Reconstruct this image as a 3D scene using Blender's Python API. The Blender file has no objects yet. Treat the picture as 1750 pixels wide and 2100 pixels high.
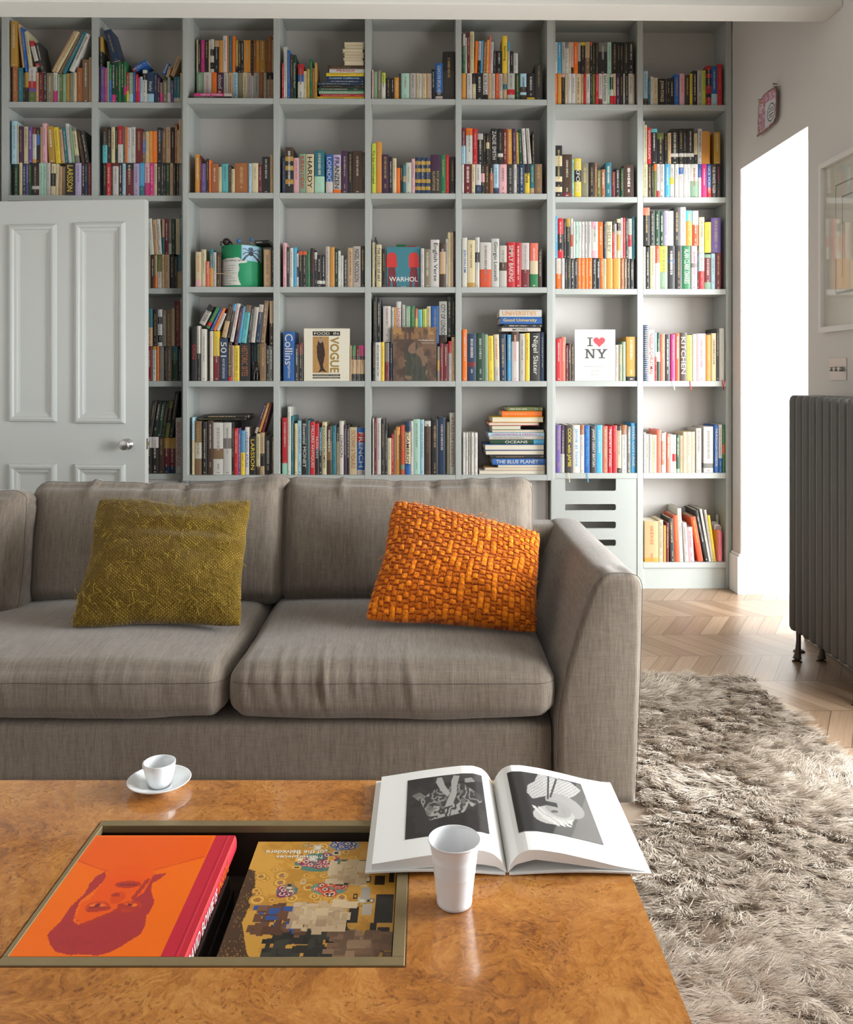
import bpy, bmesh, math, random
import numpy as np
from mathutils import Vector, Matrix, noise as mnoise
random.seed(7); rng = np.random.default_rng(7)
scene = bpy.context.scene
COL = scene.collection
F = 1750.0; CX = 875.0; HY = 775.0; EYE = 1.30      # focal length in pixels, axis column, horizon row, eye height
YAW = 0.01429
SA, CA = math.sin(YAW), math.cos(YAW)

# ------------------------------------------------------------------ measuring helpers
def room_pt(px, py, Y):
    """photo pixel -> point of the room on the plane y = Y"""
    u = (px - CX) / F
    X = Y * (SA + CA * u) / (CA - SA * u)
    return X, EYE + (HY - py) / F * (Y * CA + X * SA)
def cam2room(x, y):
    return (x * CA + y * SA, -x * SA + y * CA)
def floor_pt(px, py, h):
    """photo pixel -> (x, y) along the camera axes on the level plane z = h"""
    z = (EYE - h) * F / (py - HY)
    return (px - CX) / F * z, z
def hexc(h):
    h = h.lstrip('#')
    v = [int(h[i:i + 2], 16) / 255 for i in (0, 2, 4)]
    return tuple(c / 12.92 if c <= .04045 else ((c + .055) / 1.055) ** 2.4 for c in v)

# ------------------------------------------------------------------ mesh helpers
def mesh_obj(name, verts, faces, mat=None, parent=None, smooth=False, cols=None):
    me = bpy.data.meshes.new(name)
    me.from_pydata([tuple(v) for v in verts], [], [tuple(f) for f in faces])
    if cols is not None:
        set_cols(me, cols)
    if smooth:
        me.polygons.foreach_set('use_smooth', [True] * len(me.polygons))
    me.update()
    return link(name, me, mat, parent)
def link(name, me, mat=None, parent=None):
    o = bpy.data.objects.new(name, me); COL.objects.link(o)
    if mat is not None: me.materials.append(mat)
    if parent is not None: o.parent = parent
    return o
def set_cols(me, cols):
    """one colour per face"""
    a = me.color_attributes.new('Col', 'FLOAT_COLOR', 'CORNER')
    n = np.empty(len(me.polygons), dtype=np.int32); me.polygons.foreach_get('loop_total', n)
    c = np.ones((len(me.polygons), 4), dtype=np.float32); c[:, :3] = np.asarray(cols, dtype=np.float32)[:, :3]
    a.data.foreach_set('color', np.repeat(c, n, axis=0).ravel())
def bm_obj(name, bm, mat=None, parent=None, smooth=False, angle=None):
    me = bpy.data.meshes.new(name); bm.to_mesh(me); bm.free()
    if smooth: me.polygons.foreach_set('use_smooth', [True] * len(me.polygons))
    me.update()
    return link(name, me, mat, parent)
def add_box(bm, x0, x1, y0, y1, z0, z1, bev=0.0, seg=2):
    vs = [bm.verts.new(p) for p in ((x0,y0,z0),(x1,y0,z0),(x1,y1,z0),(x0,y1,z0),(x0,y0,z1),(x1,y0,z1),(x1,y1,z1),(x0,y1,z1))]
    fs = [bm.faces.new([vs[i] for i in f]) for f in ((0,3,2,1),(4,5,6,7),(0,1,5,4),(1,2,6,5),(2,3,7,6),(3,0,4,7))]
    if bev > 0:
        es = list({e for f in fs for e in f.edges})
        bmesh.ops.bevel(bm, geom=es, offset=bev, segments=seg, profile=.5, affect='EDGES')
def box(name, x0, x1, y0, y1, z0, z1, mat, parent=None, bev=0.0, seg=2, smooth=False):
    bm = bmesh.new(); add_box(bm, x0, x1, y0, y1, z0, z1, bev, seg)
    return bm_obj(name, bm, mat, parent, smooth)
def lathe(profile, n=48):
    vs, fs = [], []
    m = len(profile)
    for i in range(n):
        a = 2 * math.pi * i / n
        for r, z in profile: vs.append((r * math.cos(a), r * math.sin(a), z))
    for i in range(n):
        j = (i + 1) % n
        for k in range(m - 1):
            fs.append((i*m+k, j*m+k, j*m+k+1, i*m+k+1))
    return vs, fs
def tube(pts, r, n=8, closed=False):
    P = [Vector(p) for p in pts]; vs, fs = [], []
    m = len(P)
    for i, p in enumerate(P):
        if closed: t = P[(i + 1) % m] - P[i - 1]
        else: t = P[min(i + 1, m - 1)] - P[max(i - 1, 0)]
        t.normalize()
        up = Vector((0, 0, 1)) if abs(t.z) < .9 else Vector((1, 0, 0))
        s = t.cross(up).normalized(); q = s.cross(t)
        rr = r[i] if hasattr(r, '__len__') else r
        for k in range(n):
            a = 2 * math.pi * k / n
            vs.append(p + s * (rr * math.cos(a)) + q * (rr * math.sin(a)))
    for i in range(m if closed else m - 1):
        j = (i + 1) % m
        for k in range(n):
            l = (k + 1) % n
            fs.append((i*n+k, i*n+l, j*n+l, j*n+k))
    if not closed:
        fs.append(tuple(range(n))[::-1]); fs.append(tuple(range((m-1)*n, m*n)))
    return vs, fs
def prism(poly, y0, y1):
    """polygon given in (x, z), pushed from y0 to y1"""
    n = len(poly)
    vs = [(x, y0, z) for x, z in poly] + [(x, y1, z) for x, z in poly]
    fs = [tuple(range(n)), tuple(range(2*n-1, n-1, -1))] + [(i, i+n, (i+1) % n + n, (i+1) % n) for i in range(n)]
    return vs, fs
def merge(*vf):
    vs, fs = [], []
    for v, f in vf:
        o = len(vs); vs += [tuple(p) for p in v]; fs += [tuple(i + o for i in q) for q in f]
    return vs, fs
def xf(vf, M):
    return [tuple(M @ Vector(p)) for p in vf[0]], vf[1]
def gridbox(nx, ny, nz):
    """surface of the cube -1..1 as a grid with shared vertices"""
    idx, vs, fs = {}, [], []
    def vid(i, j, k):
        key = (i, j, k)
        if key not in idx:
            idx[key] = len(vs); vs.append((2*i/nx-1, 2*j/ny-1, 2*k/nz-1))
        return idx[key]
    for i in range(nx):
        for j in range(ny):
            fs.append((vid(i,j,0), vid(i,j+1,0), vid(i+1,j+1,0), vid(i+1,j,0)))
            fs.append((vid(i,j,nz), vid(i+1,j,nz), vid(i+1,j+1,nz), vid(i,j+1,nz)))
    for i in range(nx):
        for k in range(nz):
            fs.append((vid(i,0,k), vid(i+1,0,k), vid(i+1,0,k+1), vid(i,0,k+1)))
            fs.append((vid(i,ny,k), vid(i,ny,k+1), vid(i+1,ny,k+1), vid(i+1,ny,k)))
    for j in range(ny):
        for k in range(nz):
            fs.append((vid(0,j,k), vid(0,j,k+1), vid(0,j+1,k+1), vid(0,j+1,k)))
            fs.append((vid(nx,j,k), vid(nx,j+1,k), vid(nx,j+1,k+1), vid(nx,j,k+1)))
    return np.array(vs), fs
def vnoise(x, y, seed=0):
    """smooth value noise on arrays"""
    xi = np.floor(x).astype(np.int64); yi = np.floor(y).astype(np.int64)
    xf_ = x - xi; yf_ = y - yi
    def h(a, b):
        n = (a * 374761393 + b * 668265263 + seed * 974711) & 0xffffffff
        n = ((n ^ (n >> 13)) * 1274126177) & 0xffffffff
        return ((n ^ (n >> 16)) & 0xffff) / 65535.0
    sx = xf_*xf_*(3-2*xf_); sy = yf_*yf_*(3-2*yf_)
    return (h(xi,yi)*(1-sx)+h(xi+1,yi)*sx)*(1-sy) + (h(xi,yi+1)*(1-sx)+h(xi+1,yi+1)*sx)*sy
def fbm(x, y, seed=0, o=3):
    s = 0; a = .5
    for i in range(o):
        s = s + a * vnoise(x * 2**i, y * 2**i, seed + i); a *= .5
    return s / (1 - .5**o)
def in_poly(u, v, pts):
    ins = np.zeros(u.shape, bool); n = len(pts)
    for i in range(n):
        x1, y1 = pts[i]; x2, y2 = pts[(i + 1) % n]
        if y1 == y2: continue
        c = ((y1 > v) != (y2 > v)) & (u < (x2 - x1) * (v - y1) / (y2 - y1) + x1)
        ins ^= c
    return ins
def in_ell(u, v, cx, cy, rx, ry, rot=0):
    c, s = math.cos(rot), math.sin(rot)
    a = (u-cx)*c + (v-cy)*s; b = -(u-cx)*s + (v-cy)*c
    return (a/rx)**2 + (b/ry)**2 < 1
def paint(img, mask, col, k=1.0):
    c = np.array(hexc(col)) if isinstance(col, str) else np.asarray(col)
    kk = (mask * k)[..., None]
    img[:] = img * (1 - kk) + c * kk
def art_grid(nu, nv, fn, surf, keep=None):
    """printed picture: grid of faces; fn(u, v) gives colours, surf(u, v) gives points"""
    uu = (np.arange(nu) + .5) / nu; vv = (np.arange(nv) + .5) / nv
    U, V = np.meshgrid(uu, vv)
    img = fn(U, V)
    ue = np.arange(nu + 1) / nu; ve = np.arange(nv + 1) / nv
    UE, VE = np.meshgrid(ue, ve)
    P = surf(UE.ravel(), VE.ravel())
    fs, cs = [], []
    km = keep(U, V) if keep is not None else None
    for j in range(nv):
        for i in range(nu):
            if km is not None and not km[j, i]: continue
            a = j * (nu + 1) + i
            fs.append((a, a + 1, a + nu + 2, a + nu + 1)); cs.append(img[j, i])
    return P, fs, cs
def solid(U, hexs):
    im = np.empty(U.shape + (3,)); im[:] = hexc(hexs); return im

# ------------------------------------------------------------------ naming
def thing(name, label, cat, loc=(0,0,0), rz=0.0, group=None):
    o = bpy.data.objects.new(name, None); COL.objects.link(o)
    o.empty_display_size = .05
    o.location = loc; o.rotation_euler = (0, 0, rz)
    return tag(o, label, cat, group)
def tag(o, label, cat, group=None):
    o['label'] = label; o['category'] = cat
    if group: o['group'] = group
    return o
def struct(o):
    o['kind'] = 'structure'; return o
def cam_thing(name, label, cat, cx, cy, cz=0.0, group=None):
    """a thing whose parts are given along the camera axes, relative to (cx, cy, cz)"""
    X, Y = cam2room(cx, cy)
    return thing(name, label, cat, (X, Y, cz), -YAW, group)

# ------------------------------------------------------------------ materials
def new_mat(name):
    m = bpy.data.materials.new(name); m.use_nodes = True
    nt = m.node_tree; b = nt.nodes['Principled BSDF']
    return m, nt, b
def N(nt, t, **kw):
    n = nt.nodes.new(t)
    for k, v in kw.items():
        if k in n.inputs: n.inputs[k].default_value = v
        else: setattr(n, k, v)
    return n
def plain(name, col, rough=.5, metal=0.0, spec=.5, coat=0.0, bump=0.0, bscale=200., var=0.0, vscale=5.):
    m, nt, b = new_mat(name)
    c = hexc(col) + (1,)
    b.inputs['Base Color'].default_value = c
    b.inputs['Roughness'].default_value = rough; b.inputs['Metallic'].default_value = metal
    b.inputs['Specular IOR Level'].default_value = spec
    if coat: b.inputs['Coat Weight'].default_value = coat; b.inputs['Coat Roughness'].default_value = .06
    tc = N(nt, 'ShaderNodeTexCoord')
    if bump:
        nz = N(nt, 'ShaderNodeTexNoise', Scale=bscale, Detail=3.0); bp = N(nt, 'ShaderNodeBump', Strength=bump, Distance=.002)
        nt.links.new(tc.outputs['Object'], nz.inputs['Vector']); nt.links.new(nz.outputs['Fac'], bp.inputs['Height']); nt.links.new(bp.outputs['Normal'], b.inputs['Normal'])
    if var:
        n2 = N(nt, 'ShaderNodeTexNoise', Scale=vscale, Detail=4.0); mx = N(nt, 'ShaderNodeMixRGB', blend_type='MULTIPLY')
        rp = N(nt, 'ShaderNodeMapRange'); rp.inputs['To Min'].default_value = 1 - var; rp.inputs['To Max'].default_value = 1 + var
        nt.links.new(tc.outputs['Object'], n2.inputs['Vector']); nt.links.new(n2.outputs['Fac'], rp.inputs['Value'])
        mx.inputs['Fac'].default_value = 1; mx.inputs['Color1'].default_value = c
        nt.links.new(rp.outputs['Result'], mx.inputs['Color2']); nt.links.new(mx.outputs['Color'], b.inputs['Base Color'])
    return m
def attr_mat(name, rough=.45, coat=0.0, bump=0.0, bscale=400.):
    m, nt, b = new_mat(name)
    a = N(nt, 'ShaderNodeVertexColor', layer_name='Col')
    nt.links.new(a.outputs['Color'], b.inputs['Base Color'])
    b.inputs['Roughness'].default_value = rough
    if coat: b.inputs['Coat Weight'].default_value = coat; b.inputs['Coat Roughness'].default_value = .08
    if bump:
        tc = N(nt, 'ShaderNodeTexCoord'); nz = N(nt, 'ShaderNodeTexNoise', Scale=bscale, Detail=2.0); bp = N(nt, 'ShaderNodeBump', Strength=bump, Distance=.002)
        nt.links.new(tc.outputs['Object'], nz.inputs['Vector']); nt.links.new(nz.outputs['Fac'], bp.inputs['Height']); nt.links.new(bp.outputs['Normal'], b.inputs['Normal'])
    return m
def linen(name, dark, light):
    m, nt, b = new_mat(name)
    tc = N(nt, 'ShaderNodeTexCoord')
    def streak(sc, det):
        mp = N(nt, 'ShaderNodeMapping'); mp.inputs['Scale'].default_value = sc
        nz = N(nt, 'ShaderNodeTexNoise', Scale=1.0, Detail=det, Roughness=.6)
        nt.links.new(tc.outputs['Object'], mp.inputs['Vector']); nt.links.new(mp.outputs['Vector'], nz.inputs['Vector'])
        return nz.outputs['Fac']
    A = streak((330, 22, 22), 2.0); B = streak((22, 330, 330), 2.0); C = streak((80, 4, 4), 2.0)
    def mth(op, x, y):
        n = N(nt, 'ShaderNodeMath', operation=op)
        for i, q in enumerate((x, y)):
            if isinstance(q, (int, float)): n.inputs[i].default_value = q
            else: nt.links.new(q, n.inputs[i])
        return n.outputs[0]
    s = mth('ADD', mth('MULTIPLY', A, .48), mth('ADD', mth('MULTIPLY', B, .26), mth('MULTIPLY', C, .26)))
    rp = N(nt, 'ShaderNodeValToRGB'); rp.color_ramp.elements[0].position = .36; rp.color_ramp.elements[1].position = .64
    rp.color_ramp.elements[0].color = hexc(dark) + (1,); rp.color_ramp.elements[1].color = hexc(light) + (1,)
    nt.links.new(s, rp.inputs['Fac']); nt.links.new(rp.outputs['Color'], b.inputs['Base Color'])
    bp = N(nt, 'ShaderNodeBump', Strength=.35, Distance=.0015)
    nt.links.new(s, bp.inputs['Height']); nt.links.new(bp.outputs['Normal'], b.inputs['Normal'])
    b.inputs['Roughness'].default_value = .85; b.inputs['Specular IOR Level'].default_value = .15
    b.inputs['Sheen Weight'].default_value = .25
    return m
M = {}
M['shelf'] = plain('shelf_paint', '#b1b5b0', .42, var=.03, vscale=3)
M['backpanel'] = plain('back_panel_paint', '#bfbab5', .6, var=.03, vscale=2)
M['wall'] = plain('wall_paint', '#dad6d1', .8, bump=.05, bscale=300, var=.02, vscale=1.5)
M['ceiling'] = plain('ceiling_paint', '#d8d6cf', .8, var=.02)
M['white'] = plain('white_gloss_paint', '#c6c8c4', .35, bump=.03, bscale=60)
M['jamb'] = plain('white_wall_paint', '#f1f1ef', .7)
M['attr'] = attr_mat('printed_cover', .42)
M['artcover'] = attr_mat('printed_glossy_cover', .3, coat=.15)
M['matteprint'] = attr_mat('printed_paper', .55)
M['page'] = plain('page_edges', '#ddd2bd', .8, bump=.3, bscale=900)
M['whitepage'] = plain('white_page', '#edece8', .5)
M['linen'] = linen('taupe_linen', '#685d52', '#867b6e')
M['seam'] = plain('seam_thread', '#5a5049', .8)
M['china'] = plain('white_china', '#eceeee', .12, coat=.4)
M['plastic'] = plain('white_plastic', '#efefef', .28)
M['brass'] = plain('aged_brass', '#9c8a66', .42, metal=.6, var=.12, vscale=30)
M['tray'] = plain('black_lacquer', '#40332a', .28)
M['steel'] = plain('brushed_steel', '#c3c2c0', .3, metal=.95)
M['rad'] = plain('anthracite_enamel', '#5f5e5b', .42)
M['frame'] = plain('white_frame_lacquer', '#e2e0dc', .45)
M['darkmetal'] = plain('dark_iron', '#4a3c33', .45, metal=.4)
M['wood'] = plain('pale_wood', '#c9a878', .6)
M['black'] = plain('black_resin', '#211d1b', .35)
# ------------------------------------------------------------------ floor, walls, ceiling
def chevron():
    m, nt, b = new_mat('chevron_oak')
    L = nt.links.new
    tc = N(nt, 'ShaderNodeTexCoord'); sp = N(nt, 'ShaderNodeSeparateXYZ'); L(tc.outputs['Object'], sp.inputs[0])
    def mt(op, a, bb=None, c=None):
        n = N(nt, 'ShaderNodeMath', operation=op)
        for i, q in enumerate((a, bb, c)):
            if q is None: continue
            if isinstance(q, (int, float)): n.inputs[i].default_value = q
            else: L(q, n.inputs[i])
        return n.outputs[0]
    X, Y = sp.outputs['X'], sp.outputs['Y']
    v = mt('DIVIDE', mt('ADD', Y, .32), .33)
    band = mt('FLOOR', v); fr = mt('FRACT', v)
    par = mt('MODULO', band, 2.0)
    sgn = mt('SUBTRACT', mt('MULTIPLY', par, 2.0), 1.0)
    off = mt('MULTIPLY', mt('MULTIPLY', mt('SUBTRACT', fr, .5), .186), sgn)
    u = mt('DIVIDE', mt('ADD', X, off), .096)
    idn = mt('FLOOR', u); fu = mt('FRACT', u)
    cb = N(nt, 'ShaderNodeCombineXYZ'); L(idn, cb.inputs[0]); L(band, cb.inputs[1])
    wn = N(nt, 'ShaderNodeTexWhiteNoise', noise_dimensions='2D'); L(cb.outputs[0], wn.inputs['Vector'])
    # grain along the plank
    cg = N(nt, 'ShaderNodeCombineXYZ'); L(mt('MULTIPLY', u, 9.0), cg.inputs[0]); L(mt('MULTIPLY', v, 1.2), cg.inputs[1]); L(mt('MULTIPLY', wn.outputs['Value'], 50.0), cg.inputs[2])
    gn = N(nt, 'ShaderNodeTexNoise', Scale=1.0, Detail=5.0, Roughness=.65, Distortion=.6); L(cg.outputs[0], gn.inputs['Vector'])
    t = mt('ADD', mt('MULTIPLY', wn.outputs['Value'], .38), mt('MULTIPLY', gn.outputs['Fac'], .62))
    rp = N(nt, 'ShaderNodeValToRGB'); e = rp.color_ramp.elements
    e[0].position = .15; e[0].color = hexc('#7a5e45') + (1,); e[1].position = .85; e[1].color = hexc('#b2987f') + (1,)
    L(t, rp.inputs['Fac'])
    g1 = mt('LESS_THAN', mt('MINIMUM', fu, mt('SUBTRACT', 1.0, fu)), .018)
    g2 = mt('LESS_THAN', mt('MINIMUM', fr, mt('SUBTRACT', 1.0, fr)), .006)
    gap = mt('MAXIMUM', g1, g2)
    mx = N(nt, 'ShaderNodeMixRGB'); L(mt('MULTIPLY', gap, .75), mx.inputs['Fac']); L(rp.outputs['Color'], mx.inputs['Color1']); mx.inputs['Color2'].default_value = hexc('#33241b') + (1,)
    L(mx.outputs['Color'], b.inputs['Base Color'])
    b.inputs['Roughness'].default_value = .36
    bp = N(nt, 'ShaderNodeBump', Strength=.35, Distance=.002); L(mt('SUBTRACT', mt('MULTIPLY', gn.outputs['Fac'], .25), gap), bp.inputs['Height']); L(bp.outputs['Normal'], b.inputs['Normal'])
    return m
XR, XL, YB, YF, ZC = 1.963, -2.62, 5.47, -2.6, 3.72
struct(box('floor', XL - .2, 4.7, YF - .2, YB + .2, -.1, 0, chevron()))
struct(box('ceiling', XL - .2, 4.7, YF - .2, YB + .2, ZC, ZC + .12, M['ceiling']))
struct(box('wall_back', XL - .2, XR + .3, YB, YB + .15, 0, ZC, M['wall']))
struct(box('wall_left', XL - .15, XL, YF, YB, 0, ZC, M['wall']))
# right wall: a tall opening beside the bookcase, a window nearer the camera
TH = .12
def wall_with_holes(name, x0, x1, y0, y1, z1, holes, mat):
    """wall along y; holes are (y0, y1, z0, z1)"""
    ys = sorted({y0, y1, *[h[0] for h in holes], *[h[1] for h in holes]})
    zs = sorted({0, z1, *[h[2] for h in holes], *[h[3] for h in holes]})
    cell = lambda j, k: 0 <= j < len(ys)-1 and 0 <= k < len(zs)-1 and not any(h[0] <= ys[j] and ys[j+1] <= h[1] and h[2] <= zs[k] and zs[k+1] <= h[3] for h in holes)
    bm = bmesh.new()
    for j in range(len(ys)-1):
        for k in range(len(zs)-1):
            if not cell(j, k): continue
            a, b_, c, d = ys[j], ys[j+1], zs[k], zs[k+1]
            q = lambda *p: bm.faces.new([bm.verts.new(v) for v in p])
            q((x0,a,c),(x0,a,d),(x0,b_,d),(x0,b_,c)); q((x1,a,c),(x1,b_,c),(x1,b_,d),(x1,a,d))
            if not cell(j-1,k): q((x0,a,c),(x1,a,c),(x1,a,d),(x0,a,d))
            if not cell(j+1,k): q((x0,b_,c),(x0,b_,d),(x1,b_,d),(x1,b_,c))
            if not cell(j,k-1): q((x0,a,c),(x0,b_,c),(x1,b_,c),(x1,a,c))
            if not cell(j,k+1): q((x0,a,d),(x1,a,d),(x1,b_,d),(x0,b_,d))
    bmesh.ops.remove_doubles(bm, verts=bm.verts, dist=1e-5)
    return bm_obj(name, bm, mat)
OY0, OY1, OZ = 4.225, 5.107, 2.555
struct(wall_with_holes('wall_right', XR, XR + TH, YF, YB, ZC, [(OY0, OY1, 0, OZ), (1.2, 3.2, .3, 2.25)], M['wall']))
# far reveal of the opening and the hall beyond it
struct(box('wall_hall', XR + .004, 4.6, OY1 - .004, OY1 + .2, 0, ZC, M['jamb']))
struct(box('wall_hall_side', XR + TH, 4.6, .3, .4, 0, ZC, M['jamb']))
struct(wall_with_holes('wall_hall_end', 4.6, 4.75, .3, OY1 + .2, ZC, [(.8, 3.9, .25, 2.9)], M['jamb']))
bm = bmesh.new(); add_box(bm, XL, -1.9, YF - .15, YF, 0, ZC); add_box(bm, 1.4, XR, YF - .15, YF, 0, ZC); add_box(bm, -1.9, 1.4, YF - .15, YF, 0, .6); add_box(bm, -1.9, 1.4, YF - .15, YF, 3.1, ZC)
struct(bm_obj('wall_front', bm, M['wall']))
# skirting
bm = bmesh.new(); add_box(bm, XR - .022, XR + .012, OY1 - .012, 5.232, 0, .225, .004); add_box(bm, XR - .012, XR + .012, OY1 - .010, 5.232, .225, .24, .005)
struct(bm_obj('baseboard_right', bm, M['jamb']))
bm = bmesh.new(); add_box(bm, XR - .022, XR, YF, OY0, 0, .225, .004); add_box(bm, XR - .012, XR, YF, OY0, .225, .24, .005)
struct(bm_obj('baseboard_right.001', bm, M['white']))
# boxed beam crossing the room in front of the shelves
X1, zb = room_pt(1000, 44, 4.05)
struct(box('beam_1', XL, XR, 3.88, 4.05, 3.0, ZC, M['ceiling'], bev=.004))
# windows that let the daylight in
def window(name, x, y0, y1, z0, z1, axis):
    bm = bmesh.new(); t = .05
    def bar(a0, a1, c0, c1):
        if axis == 'x': add_box(bm, x, x + .06, a0, a1, c0, c1)
        else: add_box(bm, a0, a1, x, x + .06, c0, c1)
    bar(y0, y0 + t, z0, z1); bar(y1 - t, y1, z0, z1); bar(y0, y1, z0, z0 + t); bar(y0, y1, z1 - t, z1)
    bar((y0 + y1)/2 - .02, (y0 + y1)/2 + .02, z0, z1); bar(y0, y1, (z0 + z1)/2 - .02, (z0 + z1)/2 + .02)
    struct(bm_obj(name, bm, M['white']))
window('window_1', XR + .03, 1.2, 3.2, .3, 2.25, 'x')
window('window_2', YF - .1, -1.9, 1.4, .6, 3.1, 'y')  # unseen frame around the added front fill
window('window_3', 4.62, .8, 3.9, .25, 2.9, 'x')
# ------------------------------------------------------------------ white panelled door on the left, standing open
DY = 4.80
ang = -.066
ex, ez = (298 - CX) / F * DY, DY
W_D, H_D, T_D = .93, 2.305, .05
hx = ex - W_D * math.cos(ang); hy = ez - W_D * math.sin(ang)
hX, hY = cam2room(hx, hy)
door = box('door_1', 0, W_D, 0, T_D, .008, H_D, M['white'], bev=.002)
door.location = (hX, hY, 0); door.rotation_euler = (0, 0, ang - YAW); struct(door)
def mold(x0, x1, z0, z1):
    prof = [(0,0),(.003,-.014),(.012,-.019),(.020,-.017),(.024,-.010),(.034,-.008),(.040,-.003),(.052,.002),(.056,.004)]   # inwards, depth
    rings = []
    prof = [(d*1.38, y*1.15) for d, y in prof]
    for d, y in prof:
        rings.append([(x0+d, y, z0+d), (x1-d, y, z0+d), (x1-d, y, z1-d), (x0+d, y, z1-d)])
    vs = [p for r in rings for p in r]; fs = []
    for k in range(len(rings)-1):
        for i in range(4):
            j = (i+1) % 4
            fs.append((4*k+i, 4*k+j, 4*k+4+j, 4*k+4+i))
    return vs, fs
def dpx(px): return ((px - CX) / F * DY - hx) / math.cos(ang)
def dpz(py): return EYE + (HY - py) / F * DY
for (a, b_, c, d) in ((10,112,458,866),(150,257,455,869)):
    mesh_obj('panel_molding', *mold(dpx(a), dpx(b_), dpz(d), dpz(c)), M['white'], door)
for (a, b_) in ((10,112),(150,257)):
    mesh_obj('panel_molding', *mold(dpx(a), dpx(b_), .25, dpz(952)), M['white'], door)
kx, kz = dpx(262), dpz(911)
Mk = Matrix.Translation((kx, 0, kz)) @ Matrix.Rotation(math.pi/2, 4, 'X')
kn = mesh_obj('doorknob', *xf(lathe([(0,0),(.03,0),(.032,.004),(.028,.009),(.012,.012),(.011,.03),(.02,.036),(.028,.044),(.031,.054),(.029,.062),(.02,.066),(0,.067)], 40), Mk), M['steel'], door, True)
lt = box('latch_plate', W_D - .0005, W_D + .0015, .014, .036, kz - .03, kz + .03, M['steel'], door)
box('latch_bolt', W_D + .001, W_D + .012, .018, .032, kz - .008, kz + .008, M['brass'], lt)
# ------------------------------------------------------------------ built-in bookcases
YM, YS, YW = 5.147, 5.235, 5.462      # middle front, side fronts, backs
SH = [2.983, 2.414, 1.848, 1.281, .714, .163]   # shelf tops
ST = .034
TOPZ = 3.512
def xs(px, Y): return room_pt(px, 500, Y)[0]
left = thing('bookcase', 'grey built-in bookcase section behind the white panelled door', 'bookcase', (xs(190, YS), YS, 0))
mid = thing('bookcase', 'grey bookcase section of four bays standing forward above the sofa back', 'bookcase', (xs(755, YM), YM, 0))
right = thing('bookcase', 'grey bookcase section with slotted radiator grille next to the bright opening', 'bookcase', (xs(1312, YS), YS, 0))
def upright(root, p0, p1, Y, z0=0.0):
    o = box('upright', xs(p0, Y) - root.location.x, xs(p1, Y) - root.location.x, 0, YW - Y, z0, TOPZ + .05, M['shelf'], root, bev=.0012, seg=1)
    return xs(p0, Y), xs(p1, Y)
def shelf(root, xa, xb, Y, ztop, name='shelf'):
    e = .0006
    box(name, xa - root.location.x + e, xb - root.location.x - e, .0005, YW - Y - .001, ztop - ST, ztop, M['shelf'], root, bev=.0012, seg=1)
BAYS = {}
u1 = [upright(left, a, b_, YS) for a, b_ in ((3,16),(187.8,199.8),(372.4,383))]
for i in range(2): BAYS[i+1] = (u1[i][1], u1[i+1][0], YS)
u2 = [upright(mid, a, b_, YM, SH[4] - ST) for a, b_ in ((375,384.9),(560.9,573.2),(748.6,761),(934.7,946.8),(1122.2,1134.6))]
for i in range(4): BAYS[i+3] = (u2[i][1], u2[i+1][0], YM)
u3 = [upright(right, a, b_, YS) for a, b_ in ((1130.5,1139.5),(1307.5,1319.3),(1489.5,1501))]
for i in range(2): BAYS[i+7] = (u3[i][1], u3[i+1][0], YS)
for root, bays in ((left,(1,2)),(mid,(3,4,5,6)),(right,(7,8))):
    for bq in bays:
        xa, xb, Y = BAYS[bq]
        for r in range(5): shelf(root, xa, xb, Y, SH[r])
        shelf(root, xa, xb, Y, TOPZ + ST, 'top_board')
        box('back_panel', xa - root.location.x, xb - root.location.x, YW - Y - .012, YW - Y - .0015, SH[4], TOPZ, M['backpanel'], root)
xa, xb, Y = BAYS[8]
shelf(right, xa, xb, Y, SH[5])
box('back_panel', xa - right.location.x, xb - right.location.x, YW - Y - .012, YW - Y - .0015, SH[5], SH[4] - ST, M['backpanel'], right)
box('plinth', xa - right.location.x, xb - right.location.x, .012, .03, 0, SH[5] - ST, M['shelf'], right)
# radiator grille below bay 7: one panel with rounded slots
xa, xb, Y = BAYS[7]
def slot_panel():
    x0, x1 = xa - right.location.x + .001, xb - right.location.x - .001
    sx1 = xs(1264, YS) - right.location.x; sx0 = x0 + .06
    zt = SH[4] - ST - .001
    zz = [room_pt(1200, p, YS)[1] for p in (1007,1034,1047,1070,1084,1107,1120)]
    holes = [(zz[0], zt + .02), (zz[2], zz[1]), (zz[4], zz[3]), (zz[6], zz[5])]
    z = zz[6]; 
    for k in range(6):
        a = z - .062*1.1 - k*.107; holes.append((a - .039, a))
    holes = [h for h in holes if h[0] > .14]
    bm = bmesh.new(); r = .012
    parts = []
    zs = sorted([0.0] + [q for h in holes for q in h if q < zt] + [zt])
    add_box(bm, x0, sx0, .004, .022, 0, zt); add_box(bm, sx1, x1, .004, .022, 0, zt)
    hs = sorted(holes); lo = 0.0
    for h in hs:
        add_box(bm, sx0, sx1, .004, .022, lo, h[0]); lo = h[1]
    # rounded slot corners
    for h in hs:
        for zc, dz in ((h[0], 1), (h[1], -1)):
            if zc > zt: continue
            pts = [(sx1, zc)] + [(sx1 - r + r*math.sin(t), zc + dz*(r - r*math.cos(t))) for t in np.linspace(math.pi/2, 0, 7)]
            a = [bm.verts.new((p[0], .004, p[1])) for p in pts]; bb = [bm.verts.new((p[0], .022, p[1])) for p in pts]
            bm.faces.new(a); bm.faces.new(bb[::-1])
            for i in range(len(pts)): bm.faces.new((a[i], bb[i], bb[(i+1) % len(pts)], a[(i+1) % len(pts)]))
    bm_obj('radiator_grille', bm, M['shelf'], right)
slot_panel()
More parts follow.
